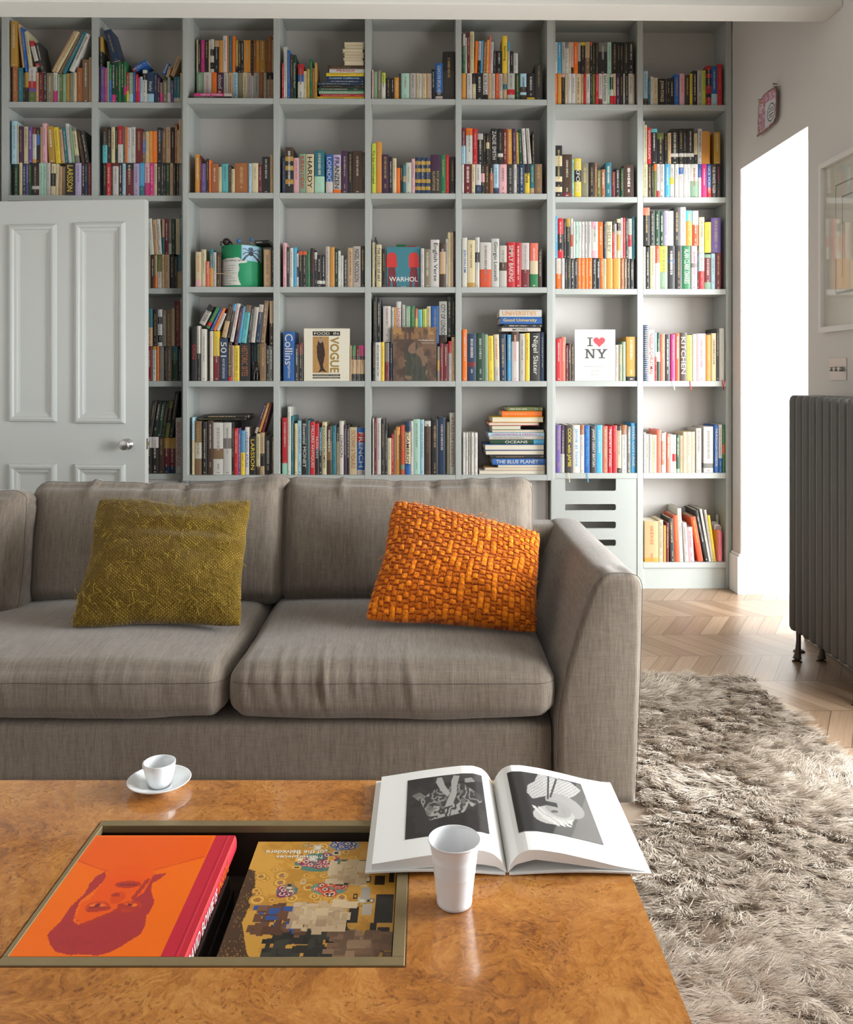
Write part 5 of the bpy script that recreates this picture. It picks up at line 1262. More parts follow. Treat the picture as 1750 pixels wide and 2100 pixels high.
for x0, x1, y0, y1 in ((hx0,hx1,hy0,hy0+w_),(hx0,hx1,hy1-w_,hy1),(hx0,hx0+.0082,hy0+w_,hy1-w_),(hx1-w_,hx1,hy0+w_,hy1-w_)):
    add_box(bm, x0-TO.x, x1-TO.x, y0-TO.y, y1-TO.y, TZ-.012, TZ+.0016, .0008, 1)
bm_obj('brass_rim', bm, M['brass'], table)
bm = bmesh.new()
add_box(bm, hx0-TO.x, hx1-TO.x, hy0-TO.y, hy1-TO.y, .400, .408)
for x0, x1, y0, y1 in ((hx0,hx1,hy0,hy0+.012),(hx0,hx1,hy1-.012,hy1),(hx0,hx0+.006,hy0,hy1),(hx1-.012,hx1,hy0,hy1)): add_box(bm, x0-TO.x, x1-TO.x, y0-TO.y, y1-TO.y, .408, TZ-.012)
bm_obj('tray', bm, M['tray'], table)
bm = bmesh.new()
for x0, x1, y0, y1 in ((tx0+.06,tx1-.05,ty0+.05,ty0+.09),(tx0+.06,tx1-.05,ty1-.09,ty1-.05),(tx0+.06,tx0+.10,ty0+.09,ty1-.09),(tx1-.09,tx1-.05,ty0+.09,ty1-.09)): add_box(bm, x0-TO.x, x1-TO.x, y0-TO.y, y1-TO.y, .0068, TZ-.05)
bm_obj('plinth', bm, M['burl'], table)
# ------------------------------------------------------------------ books in the tray
def flat_book(name, label, x0, x1, y0, y1, z0, z1, covmat, spine_side, rnd=.0):
    cx, cy = (x0+x1)/2, (y0+y1)/2
    X, Y = cam2room(cx, cy)
    o = thing(name, label, 'book', (X, Y, z0), -YAW, 'books on the coffee table')
    w, d, h = x1-x0, y1-y0, z1-z0; t = .0028
    bm = bmesh.new()
    add_box(bm, -w/2, w/2, -d/2, d/2, h-t, h, .0009, 2); add_box(bm, -w/2, w/2, -d/2, d/2, 0, t, .0009, 2)
    bm_obj('cover_boards', bm, covmat, o)
    return o, w, d, h, t
CZ = TZ + .0005
o, w, d, h, t = flat_book('book', 'bright orange hardback with a red upside-down portrait and red spine in the tray', -.5775, -.334, 1.1785, 1.4905, .4715, CZ, plain('orange_board', '#ee6a08', .4), 1)
red = plain('red_cloth', '#c01f35', .7, bump=.3, bscale=900)
n_ = 9; sv = []
for yy in (-d/2, d/2):
    for k in range(n_): a = math.pi * (k/(n_-1) - .5); sv.append((w/2 - .001 + .0035*math.cos(a), yy, h/2 + (h/2)*math.sin(a)))
sf = [(k, k+n_, k+n_+1, k+1) for k in range(n_-1)]
bm = bmesh.new(); 
mesh_obj('spine', sv, sf, red, o, True)
box('page_block', -w/2+.004, w/2-.002, -d/2+.004, d/2-.004, t+.0002, h-t-.0002, plain('dark_page_edges', '#4a4540', .7), o)
def G(zx, zy, sc=3.5, ox=0, oy=1560, x0=-.5775, x1=-.334, y0=1.1785, y1=1.4905, hz=CZ):
    x, y = floor_pt(ox + zx/sc, oy + zy/sc, hz); return ((x - x0)/(x1 - x0), (y - y0)/(y1 - y0))
pts = lambda L_: [G(*p) for p in L_]
def cover_portrait(U, V):
    im = solid(U, '#f06a00')
    paint(im, in_poly(U, V, pts([(560,718),(640,735),(720,765),(780,800),(900,815),(1030,815),(1110,790),(1200,755),(1320,722),(1465,695),(1500,640),(1530,545),(690,548),(620,640)])), '#ea5a04')
    for a, b_, c, d_ in ((560,718,770,795),(1110,785,1465,692)):
        (u1, v1), (u2, v2) = G(a, b_), G(c, d_); L2 = (u2-u1)**2+(v2-v1)**2; tt = np.clip(((U-u1)*(u2-u1)+(V-v1)*(v2-v1))/L2, 0, 1); paint(im, ((U-u1-tt*(u2-u1))**2+(V-v1-tt*(v2-v1))**2) < .007**2, '#dc4a0d')
    # neck, jaw and face
    paint(im, in_poly(U, V, pts([(770,800),(760,830),(730,890),(690,930),(660,1000),(590,1010),(560,1080),(540,1150),(600,1190),(900,1190),(1000,1160),(1060,1080),(1090,1000),(1085,930),(1090,870),(1110,800),(1030,760),(870,760)])), '#ea5606')
    # hair
    paint(im, in_poly(U, V, pts([(755,798),(690,832),(645,885),(610,955),(560,1000),(505,1050),(470,1105),(430,1160),(372,1215),(340,1250),(352,1300),(370,1340),(400,1375),(510,1398),(560,1390),(700,1400),(780,1380),(870,1335),(940,1290),(1000,1255),(1040,1195),(1050,1120),(1090,1060),(1108,1010),(1085,930),(1092,880),(1150,850),(1200,806),(1110,820),(1095,830),(1080,870),(1030,950),(960,1000),(880,1060),(760,1100),(640,1150),(560,1180),(525,1150),(545,1080),(575,1010),(640,960),(690,920),(720,890),(760,840)])), '#ab2f31')
    def blob(zx, zy, rx, ry, col, k=1.0, rot=0): u, v = G(zx, zy); paint(im, in_ell(U, V, u, v, rx, ry, rot), col, k)
    paint(im, in_poly(U, V, pts([(560,1080),(600,1030),(700,1015),(800,990),(900,960),(1000,930),(1030,880),(1000,830),(870,820),(800,850),(740,880),(690,950)])), '#e9520a')
    blob(920, 890, .085, .030, '#b9351f'); blob(920, 893, .07, .010, '#8f2a2c'); blob(845, 985, .045, .05, '#d8450f'); blob(830, 965, .028, .016, '#a93226')
    for zx, zy in ((700,1042),(930,1040)):
        blob(zx, zy + 8, .075, .045, '#c43c1c', .8); blob(zx, zy, .05, .018, '#ea6a1a'); blob(zx, zy, .017, .018, '#7d2328'); blob(zx, zy + 14, .06, .008, '#8f2a2c')
    for a, b_, c, d_ in ((640,1075,780,1062),(860,1040,1000,1075),(1060,860,960,985),(880,1050,820,1085),(600,1180,830,1085)):
        (u1, v1), (u2, v2) = G(a, b_), G(c, d_); L2 = (u2-u1)**2+(v2-v1)**2; tt = np.clip(((U-u1)*(u2-u1)+(V-v1)*(v2-v1))/L2, 0, 1); paint(im, ((U-u1-tt*(u2-u1))**2+(V-v1-tt*(v2-v1))**2) < .014**2, '#b03224')
    paint(im, (fbm(U*30, V*40, 2) > .66) & in_poly(U, V, pts([(470,1105),(372,1215),(352,1300),(510,1398),(870,1335),(1040,1195),(900,1200)])), '#9c2a2e', .5)
    paint(im, U > .862 + .0*V, '#c22136'); paint(im, (U > .935) & (U < .950), '#a3172c'); paint(im, (U > .952) & (U < .965), '#da3347')
    return im
P, fs, cs = art_grid(130, 160, cover_portrait, lambda u, v: np.stack([-w/2 + u*w, -d/2 + v*d, np.full_like(u, h + .0004)], 1))
mesh_obj('front_cover', P, fs, M['artcover'], o, cols=cs)
SIDE = Matrix(((0,0,1,0),(1,0,0,0),(0,1,0,0),(0,0,0,1)))     # lettering on the right-hand edge, reading away from the viewer
flat_lettering('spine_lettering', text_geo('DAVID BOWIE IS', .165, .019, squash=(.45,1.4)), Matrix.Translation((w/2 + .0030, -d/2 + .088, h*.47)) @ SIDE, hexc('#f3ece8'), o)
flat_lettering('spine_lettering', text_geo('INSIDE', .070, .018, squash=(.45,1.4)), Matrix.Translation((w/2 + .0030, -d/2 + .215, h*.47)) @ SIDE, hexc('#ef6a1c'), o)
# dark books underneath
b2, w2, d2, h2, t2 = flat_book('book', 'black book lying in the tray under the orange hardback', -.566, -.325, 1.176, 1.440, .4085, .437, plain('black_board', '#26211f', .35), 1)
box('spine', w2/2-.003, w2/2, -d2/2, d2/2, t2, h2-t2, plain('black_spine', '#26211f', .35), b2); box('page_block', -w2/2+.004, w2/2-.004, -d2/2+.004, d2/2-.004, t2+.0002, h2-t2-.0002, M['page'], b2)
b3, w3, d3, h3, t3 = flat_book('book', 'dark grey book directly under the orange hardback in the tray', -.570, -.328, 1.176, 1.42, .4372, .4713, plain('charcoal_board', '#34302d', .35), 1)
box('spine', w3/2-.003, w3/2, -d3/2, d3/2, t3, h3-t3, plain('charcoal_spine', '#34302d', .35), b3); box('page_block', -w3/2+.004, w3/2-.004, -d3/2+.004, d3/2-.004, t3+.0002, h3-t3-.0002, M['page'], b3)
# gold patterned book
GZ = .486
gx0, gx1, gy0, gy1 = -.295, -.0495, 1.1785, 1.497
k4, w4, d4, h4, t4 = flat_book('book', 'gold patterned art book lying upside down in the tray beside the orange one', gx0, gx1, gy0, gy1, .446, GZ, plain('brown_board', '#4a3526', .4), 1)
box('spine', -w4/2, -w4/2+.003, -d4/2, d4/2, t4, h4-t4, plain('brown_spine', '#4a3526', .4), k4); box('page_block', -w4/2+.0032, w4/2-.004, -d4/2+.004, d4/2-.004, t4+.0002, h4-t4-.0002, M['page'], k4)
b5, w5, d5, h5, t5 = flat_book('book', 'brown book hidden beneath the gold patterned one in the tray', gx0+.004, gx1, gy0, gy1-.03, .4085, .4457, plain('umber_board', '#3f2d22', .4), 1)
box('spine', -w5/2, -w5/2+.003, -d5/2, d5/2, t5, h5-t5, plain('umber_spine', '#3f2d22', .4), b5); box('page_block', -w5/2+.0032, w5/2-.004, -d5/2+.004, d5/2-.004, t5+.0002, h5-t5-.0002, M['page'], b5)
GK = lambda zx, zy: G(zx, zy, 4.07, 430, 1660, gx0, gx1, gy0, gy1, GZ)
def cover_gold(U, V):
    """plain mosaic of golds, dark brown and small coloured tiles"""
    im = solid(U, '#c08a35'); n = fbm(U*7, V*9, 50, 4)
    paint(im, n > .52, '#cf9a42', .7); paint(im, n < .40, '#ad7a2c', .7)
    paint(im, in_poly(U, V, [(-.1,-.1),(.30,-.1),(.16,.10),(.08,.30),(.10,.52),(.05,.72),(-.1,.78)]), '#4b3423')
    sp = (fbm(U*160, V*190, 7, 2) > .70) & (U < .3) & (n > .42); paint(im, sp & in_poly(U, V, [(-.1,-.1),(.30,-.1),(.16,.10),(.08,.30),(.10,.52),(.05,.72),(-.1,.78)]), '#a97c37', .8)
    rs = np.random.default_rng(5)
    for _ in range(46):
        cx, cy, r = rs.uniform(.1, .7), rs.uniform(.45, .98), rs.uniform(.015, .045)
        for k, c in ((1, '#b78436'), (.72, '#d6a650'), (.45, '#a5742b'), (.2, rs.choice(['#a8553a', '#7f6a8c', '#d8b25c']))): paint(im, in_ell(U, V, cx, cy, r*k*1.25, r*k), c)
    def cluster(cx, cy, rx, ry, cols, cnt, base):
        paint(im, in_ell(U, V, cx, cy, rx, ry), base)
        for _ in range(cnt):
            a, q_ = rs.uniform(0, 6.28), math.sqrt(rs.random()); x, y = cx + rx*.85*q_*math.cos(a), cy + ry*.85*q_*math.sin(a); r = rs.uniform(.014, .026)
            c = rs.choice(cols); paint(im, in_ell(U, V, x, y, r*1.3, r), c); paint(im, in_ell(U, V, x, y, r*.8, r*.6), '#d9b8a0'); paint(im, in_ell(U, V, x, y, r*.4, r*.3), '#33262a')
    cluster(.46, .80, .16, .085, ['#8e2f4a', '#b8455c', '#6f3a66'], 26, '#4f7a6a'); cluster(.62, .965, .11, .05, ['#2f4a82', '#4465a0'], 16, '#7d8f8a'); cluster(.57, .57, .12, .055, ['#c9482a', '#d86038', '#a53a30'], 18, '#5f8a7a')
    cluster(.30, .55, .07, .05, ['#7a3058', '#9a3d58'], 10, '#4f6a6a')
    for _ in range(60):
        x, y, a, b_ = rs.uniform(.30, .98), rs.uniform(.05, .98), rs.uniform(.012, .035), rs.uniform(.010, .03)
        if x < .62 and y < .5: continue
        paint(im, (abs(U-x) < a) & (abs(V-y) < b_), rs.choice(['#2a2320', '#b9ad98', '#d9a94c', '#8d7a5c'])); paint(im, (abs(U-x) < a*.55) & (abs(V-y) < b_*.55), rs.choice(['#c4912f', '#d6cdbb', '#2a2320']))
    for x0, x1, y0, y1, c in ((.88,.995,.30,.52,'#2a2422'),(.72,.78,.30,.42,'#2a2422'),(.80,.86,.36,.44,'#b5a998'),(.66,.72,.25,.33,'#2a2422'),(.86,.93,.60,.68,'#2a2422'),(.95,.99,.62,.72,'#2a2422'),(.78,.84,.48,.58,'#a89d8f'),(.86,.9,.24,.30,'#2a2422'),(.70,.75,.62,.70,'#2a2422')):
        paint(im, (U > x0) & (U < x1) & (V > y0) & (V < y1), c)
    # broad plain fields of mosaic tiles, no figure
    for x0, x1, y0, y1, cnt, cs_ in ((.27,.76,.0,.25,120,('#2b2824','#36342c','#231f1c','#3b3a30')),(.64,1.0,.05,.23,70,('#8a6b52','#7b5d46','#97795c','#6f5440')),(.16,.46,.22,.42,70,('#6a4632','#5a3a2a','#7a5238','#35508a')),(.38,.74,.25,.46,80,('#c9ad8a','#b39474','#d2b892','#bfa27c')),(.56,.78,.62,.80,40,('#c6ad86','#b89c78','#cdb692'))):
        for _ in range(cnt):
            x, y, a_, b_ = rs.uniform(x0, x1), rs.uniform(y0, y1), rs.uniform(.015, .05), rs.uniform(.012, .035)
            paint(im, (abs(U - x) < a_) & (abs(V - y) < b_), rs.choice(cs_))
    return im
P, fs, cs = art_grid(150, 190, cover_gold, lambda u, v: np.stack([-w4/2 + u*w4, -d4/2 + v*d4, np.full_like(u, h4 + .0004)], 1))
mesh_obj('front_cover', P, fs, M['artcover'], k4, cols=cs)
UPS = Matrix(((-1,0,0,0),(0,-1,0,0),(0,0,1,0),(0,0,0,1)))
for txt, zx, zy, ln in (('Masterpieces', 750, 397, .078), ('of the Belvedere', 712, 360, .100)):
    u, v = GK(zx, zy); flat_lettering('cover_lettering', text_geo(txt, ln, .0115, squash=(.5, 2.2)), Matrix.Translation((-w4/2 + u*w4, -d4/2 + v*d4, h4 + .0009)) @ UPS, hexc('#e9e2d2'), k4)
# ------------------------------------------------------------------ open photography book
bx0, bx1, by0, by1, gut = -.099, .362, 1.371, 1.680, .130
X, Y = cam2room(gut, (by0+by1)/2)
ob = thing('open_book', 'open photography book with black and white pictures across the table corner', 'book', (X, Y, TZ), -YAW, 'books on the coffee table')
yl, yh = by0 - (by0+by1)/2 + .004, by1 - (by0+by1)/2 - .004
def left_z(t):      # t: 0 outer edge .. 1 gutter
    k = [(0,.0165),(.15,.0215),(.35,.0285),(.55,.0345),(.72,.0385),(.82,.0385),(.90,.0335),(.96,.022),(1,.0045)]
    return np.interp(t, *zip(*k))
def right_z(t):     # t: 0 gutter .. 1 outer edge
    k = [(0,.0045),(.03,.020),(.08,.033),(.15,.0395),(.24,.0395),(.40,.034),(.60,.024),(.80,.013),(1,.005)]
    return np.interp(t, *zip(*k))
def smooth_fn(f):
    t = np.linspace(0, 1, 200); z = f(t)
    for _ in range(12): z[1:-1] = (z[:-2] + 2*z[1:-1] + z[2:]) / 4
    return lambda q_: np.interp(q_, t, z)
LZ, RZ = smooth_fn(left_z), smooth_fn(right_z)
lx0, rx1 = -.088 - gut, .352 - gut
def block(name, f, xa, xb, low, mat):
    n = 40; t = np.linspace(0, 1, n); xx = xa + (xb - xa)*t; zz_ = f(t); lo = low(t); vs = []
    for yy in (yl, yh):
        for x, a, b_ in zip(xx, zz_, lo): vs += [(x, yy, a), (x, yy, min(b_, a - .0004))]
    fs = []; o_ = 2*n
    for i in range(n-1):
        fs += [(2*i, 2*i+2, o_+2*i+2, o_+2*i), (2*i+1, o_+2*i+1, o_+2*i+3, 2*i+3), (2*i, 2*i+1, 2*i+3, 2*i+2), (o_+2*i, o_+2*i+2, o_+2*i+3, o_+2*i+1)]
    fs += [(0, o_, o_+1, 1), (2*n-2, 2*n-1, o_+2*n-1, o_+2*n-2)]
    return mesh_obj(name, vs, fs, mat, ob, False)
# under surface of the pages: a shallow hollow beside the gutter
block('pages', LZ, lx0, -.0006, lambda t: np.interp(t, [0,.5,.8,.93,1], [.0055,.012,.0165,.012,.0025]), M['whitepage'])
block('pages', RZ, .0006, rx1, lambda t: np.interp(t, [0,.06,.2,.45,.7,1], [.0025,.016,.024,.017,.009,.0035]), M['whitepage'])
# cover boards
def board(xa, za, xb, zb_):
    n = 12; vs = []
    for yy in (by0 - (by0+by1)/2, by1 - (by0+by1)/2):
        for i in range(n):
            t = i/(n-1); x = xa + (xb-xa)*t; z = za + (zb_-za)*t + .0045*math.sin(math.pi*t)
            vs += [(x, yy, z), (x, yy, z + .0028)]
    fs = []; o_ = 2*n
    for i in range(n-1): fs += [(2*i, o_+2*i, o_+2*i+2, 2*i+2), (2*i+1, 2*i+3, o_+2*i+3, o_+2*i+1), (2*i, 2*i+2, 2*i+3, 2*i+1), (o_+2*i, o_+2*i+1, o_+2*i+3, o_+2*i+2)]
    fs += [(0, 1, o_+1, o_), (2*n-2, o_+2*n-2, o_+2*n-1, 2*n-1)]
    mesh_obj('cover', vs, fs, M['whitepage'], ob)
board(bx0 - gut, .0032, -.003, .0008); board(.003, .0008, bx1 - gut, .0008)
def pic(name, f, xa, xb, x0, x1, y0, y1, fn, nu=110, nv=120):
    cy = (by0+by1)/2
    def surf(u, v):
        x = x0 + (x1-x0)*u - gut; t = (x - xa)/(xb - xa); return np.stack([x, y0 + (y1-y0)*v - cy, f(t) + .0006], 1)
    P, fs, cs = art_grid(nu, nv, fn, surf); mesh_obj(name, P, fs, M['matteprint'], ob, cols=cs)
def photo_a(U, V):
    im = solid(U, '#2d2b2a'); n = fbm(U*6, V*7, 3, 4); paint(im, n > .55, '#3b3938', .6)
    paint(im, (V > .86) & (U > .35), '#4a4846', .6)
    fabric = in_poly(U, V, [(.06,.70),(.16,.74),(.24,.66),(.34,.74),(.46,.78),(.52,.70),(.60,.84),(.72,.82),(.82,.72),(.94,.60),(.96,.50),(.84,.40),(.70,.30),(.48,.26),(.28,.24),(.24,.40),(.18,.56)])
    paint(im, fabric, '#3f3d3b'); m3 = np.sin(U*46 + fbm(U*7, V*7, 8)*22)
    paint(im, fabric & (m3 > .55), '#94918d', .9); paint(im, fabric & (V < .46) & (m3 > -.2), '#a8a5a0', .85); paint(im, fabric & (fbm(U*14, V*12, 4) > .60), '#77746f', .8)
    for pl in ([(.40,.97),(.46,.97),(.50,.80),(.56,.66),(.52,.60),(.44,.72),(.38,.88)], [(.62,.98),(.70,.96),(.66,.80),(.64,.62),(.58,.44),(.48,.42),(.52,.54),(.58,.70),(.58,.86)]): paint(im, in_poly(U, V, pl), '#a5a29e')
    paint(im, in_poly(U, V, [(.76,.90),(.86,.92),(.90,.84),(.76,.82)]), '#8e8b87')
    return im
def photo_b(U, V):
    im = solid(U, '#2b2a29'); paint(im, U + .55*(1-V) > .95, '#55534f'); paint(im, U + .5*(1-V) > 1.12, '#6b6864')
    sh = in_poly(U, V, [(.42,1.0),(.86,.98),(.96,.86),(.84,.72),(.70,.62),(.44,.60),(.26,.52),(.20,.62),(.24,.76),(.34,.84)])
    paint(im, sh, '#a9a6a2'); paint(im, sh & ((np.sin(U*120) * np.sin(V*130)) > .35), '#6f6c69', .8)
    paint(im, in_ell(U, V, .66, .50, .24, .19, -.3), '#8f8c88'); paint(im, in_ell(U, V, .48, .30, .27, .15, .25), '#a3a09b'); paint(im, in_ell(U, V, .56, .42, .16, .14), '#8a8783')
    hair = in_poly(U, V, [(.22,.44),(.26,.30),(.34,.20),(.50,.13),(.66,.16),(.72,.28),(.64,.26),(.50,.24),(.40,.30),(.32,.40)])
    paint(im, hair & (np.sin(U*60 + V*50 + fbm(U*9, V*9, 2)*10) > -.3), '#bab7b2'); paint(im, in_poly(U, V, [(.40,.52),(.56,.52),(.56,.44),(.40,.44)]), '#2b2a29'); paint(im, in_ell(U, V, .50, .36, .05, .02, .3), '#4b4946'); paint(im, in_ell(U, V, .62, .40, .03, .07), '#85827d')
    for a, b_ in (((.56,.99),(.46,.56)), ((.66,.97),(.50,.60))):
        L2 = (b_[0]-a[0])**2+(b_[1]-a[1])**2; tt = np.clip(((U-a[0])*(b_[0]-a[0])+(V-a[1])*(b_[1]-a[1]))/L2, 0, 1); paint(im, ((U-a[0]-tt*(b_[0]-a[0]))**2+(V-a[1]-tt*(b_[1]-a[1]))**2) < .012**2, '#2b2a29')
    return im
pic('photograph', LZ, lx0, 0, -.036, .106, 1.432, 1.642, photo_a); pic('photograph', RZ, 0, rx1, .155, .298, 1.432, 1.648, photo_b)
# ------------------------------------------------------------------ cups
def tcup(name, label, cx, cy, cz, cat, group=None): return cam_thing(name, label, cat, cx, cy, cz, group)
cup = tcup('plastic_cup', 'tall white ribbed plastic cup standing in front of the open book', .0425, 1.300, TZ, 'cup')
pr = [(0,.003),(.022,.003),(.0235,0),(.0262,.0012),(.0272,.006),(.0268,.010)]
for z, r in ((.020,.0283),(.034,.0298),(.048,.0314)): pr.append((r, z))
pr += [(.0320,.0495),(.0314,.0510)]
z = .052
for k in range(7): pr += [(.0322 + k*.00028, z + .0008), (.0318 + k*.00028, z + .0019)]; z += .0024
pr += [(.0344,.0705),(.0338,.072),(.0358,.082),(.0378,.0935),(.0384,.0955),(.0400,.0965),(.0402,.0978),(.0394,.0988),(.0382,.0980)]
inn = [(.0372,.0935),(.0350,.08),(.0330,.068),(.0305,.045),(.0275,.018),(.0255,.0065),(.020,.0045),(0,.0045)]
mesh_obj('cup_body', *lathe(pr + inn, 72), M['plastic'], cup, True)
sc = tcup('saucer', 'white china saucer under the espresso cup on the table', -.521, 1.663, TZ + .0002, 'saucer')
mesh_obj('dish', *lathe([(0,.0022),(.019,.0022),(.021,0),(.024,.0002),(.026,.003),(.040,.0075),(.055,.0145),(.0595,.0178),(.0606,.0190),(.0600,.0200),(.0580,.0192),(.045,.0125),(.034,.0088),(.025,.0072),(.0225,.0066),(.0205,.0052),(0,.0050)], 72), M['china'], sc, True)
ec = tcup('espresso_cup', 'small white china espresso cup standing on its saucer', -.521, 1.665, TZ + .0056, 'cup')
mesh_obj('cup_body', *lathe([(0,.0012),(.0165,.0012),(.0175,0),(.0192,.0006),(.0215,.006),(.0250,.016),(.0280,.026),(.0298,.036),(.0306,.0450),(.0304,.0462),(.0296,.0466),(.0288,.0460),(.0280,.036),(.0262,.026),(.0230,.014),(.0180,.0065),(.010,.0045),(0,.004)], 64), M['china'], ec, True)
hp_ = [(-.0255,.0115,.037),(-.031,.017,.038),(-.037,.022,.034),(-.038,.0235,.025),(-.033,.020,.017),(-.0235,.013,.015)]
mesh_obj('handle', *tube(smooth_prof(hp_, 5), .0034, 10), M['china'], ec, True)
# ------------------------------------------------------------------ column radiator
rx, ry0, npc, pitch = 1.70, 3.10, 11, .0665
ylast = 4.02; 
Xr, Yr = cam2room(rx + .06, 3.55)
rad = thing('column_radiator', 'tall dark grey column radiator standing along the right wall', 'radiator', (Xr, Yr, 0), 0)
zb, ztop = .118, 1.222
Xf, Yl = cam2room(rx, ylast)
def capsule_col(x, y, r):
    n = 12; rings = []
    prof = [(r*.35, zb), (r*.75, zb + .006), (r, zb + .02), (r, ztop - .03), (r*.8, ztop - .012), (r*.4, ztop - .003)]
    v, f = lathe(prof, n); return [(x + a, y + b_, c) for a, b_, c in v], f + [tuple(range(0, n*6, 6))[::-1], tuple(range(5, n*6, 6))]
x_f = Xf - Xr
for k in range(npc):
    yc = Yl - Yr - .027 - k * pitch
    cols_ = [capsule_col(x_f + .024 + .052*j, yc, .0245) for j in range(3)]
    bm = bmesh.new(); add_box(bm, x_f + .012, x_f + .14, yc - .021, yc + .021, ztop - .055, ztop - .002, .016, 3); add_box(bm, x_f + .012, x_f + .14, yc - .021, yc + .021, zb + .002, zb + .055, .016, 3)
    add_box(bm, x_f + .06, x_f + .095, yc - pitch/2, yc + pitch/2, ztop - .045, ztop - .02); add_box(bm, x_f + .06, x_f + .095, yc - pitch/2, yc + pitch/2, zb + .02, zb + .045)
    me = bpy.data.meshes.new('tmp'); bm.to_mesh(me); bm.free()
    vf = merge(*cols_, ([v.co[:] for v in me.vertices], [tuple(p.vertices) for p in me.polygons]))
    bpy.data.meshes.remove(me)
    mesh_obj('section', *vf, M['rad'], rad, True)
for yk in (Yl - Yr - .09, Yl - Yr - .09 - pitch*8):
    for sx in (.012, .125):
        mesh_obj('foot', *tube([(x_f + sx, yk, .15), (x_f + sx, yk - .002, .09), (x_f + sx - .004, yk - .004, .035), (x_f + sx - .010, yk - .010, .010), (x_f + sx - .013, yk - .016, .0)], [.011, .010, .013, .020, .023], 12), M['darkmetal'], rad, True)
vp = mesh_obj('valve_pipe', *merge(tube([(x_f + .07, Yl - Yr + .03, 0), (x_f + .07, Yl - Yr + .03, .15)], .0085, 12), tube([(x_f + .07, Yl - Yr + .03, .14), (x_f + .07, Yl - Yr - .02, .14)], .010, 12)), M['darkmetal'], rad, True)
mesh_obj('pipe_collar', *xf(lathe([(.0088,0),(.027,0),(.026,.004),(.018,.010),(.0088,.012)], 24), Matrix.Translation((x_f + .07, Yl - Yr + .03, .0))), M['darkmetal'], vp, True)
# ------------------------------------------------------------------ picture frame on the right wall
def wall_y(px, X=XR):
    u = (px - CX) / F; return X * (CA - SA*u) / (SA + CA*u)
def wall_z(py, y, X=XR): return EYE + (HY - py) / F * (y*CA + X*SA)
yf = wall_y(1678, XR - .03); z1f, z0f = wall_z(338, yf, XR - .03), wall_z(683, yf, XR - .03)
pfm = thing('picture_frame', 'white framed line drawing behind reflecting glass above the radiator', 'picture', (XR - .0005, yf, z0f))
Wf, Hf, bd, dp = .78, z1f - z0f, .026, .03
bm = bmesh.new()
for (a, b_, c, d) in ((0,-bd,0,Hf),(-Wf+bd,-Wf,0,Hf),(-bd,-Wf+bd,0,bd),(-bd,-Wf+bd,Hf-bd,Hf)):
    add_box(bm, -dp, 0, min(a,b_), max(a,b_), c, d, .0015, 1)
bm_obj('frame_border', bm, M['frame'], pfm)
def drawing(U, V):
    im = solid(U, '#d9d5c6')
    def ln(a, b_, r=.0045):
        L2 = (b_[0]-a[0])**2+(b_[1]-a[1])**2; t = np.clip(((U-a[0])*(b_[0]-a[0])+(V-a[1])*(b_[1]-a[1]))/L2, 0, 1); paint(im, ((U-a[0]-t*(b_[0]-a[0]))**2+(V-a[1]-t*(b_[1]-a[1]))**2) < r**2, '#8b877c')
    for p in (((.14,.2),(.14,.86)),((.14,.86),(.86,.86)),((.86,.86),(.86,.2)),((.22,.3),(.22,.78)),((.22,.78),(.78,.78)),((.14,.2),(.86,.2)),((.36,.3),(.36,.52)),((.36,.52),(.62,.52)),((.62,.52),(.62,.3))): ln(*p)
    for k in range(30):
        a = k/30*2*math.pi; ln((.48+.09*math.cos(a), .62+.07*math.sin(a)), (.48+.09*math.cos(a+.21), .62+.07*math.sin(a+.21)))
    paint(im, in_ell(U, V, .49, .47, .016, .013), '#4b4742'); paint(im, in_ell(U, V, .44, .68, .014, .018), '#4b4742')
    return im
P, fs, cs = art_grid(120, 120, drawing, lambda u, v: np.stack([np.full_like(u, -.006), -bd - u*(Wf-2*bd), bd + v*(Hf-2*bd)], 1))
mesh_obj('drawing', P, [f[::-1] for f in fs], M['matteprint'], pfm, cols=cs)
gm, nt, b = new_mat('picture_glass'); nt.nodes.remove(b)
lw_ = N(nt, 'ShaderNodeLayerWeight', Blend=.5); pw_ = N(nt, 'ShaderNodeMath', operation='POWER'); pw_.inputs[1].default_value = 5.0; nt.links.new(lw_.outputs['Facing'], pw_.inputs[0]); fr_ = N(nt, 'ShaderNodeMath', operation='MULTIPLY_ADD'); fr_.inputs[1].default_value = .96; fr_.inputs[2].default_value = .04; nt.links.new(pw_.outputs[0], fr_.inputs[0]); tr_ = N(nt, 'ShaderNodeBsdfTransparent'); gl_ = N(nt, 'ShaderNodeBsdfGlossy', Roughness=.01); mx_ = N(nt, 'ShaderNodeMixShader')
nt.links.new(fr_.outputs[0], mx_.inputs[0]); nt.links.new(tr_.outputs[0], mx_.inputs[1]); nt.links.new(gl_.outputs[0], mx_.inputs[2]); nt.links.new(mx_.outputs[0], nt.nodes['Material Output'].inputs['Surface'])
box('glass', -.016, -.0135, -Wf+bd, -bd, bd, Hf-bd, gm, pfm)
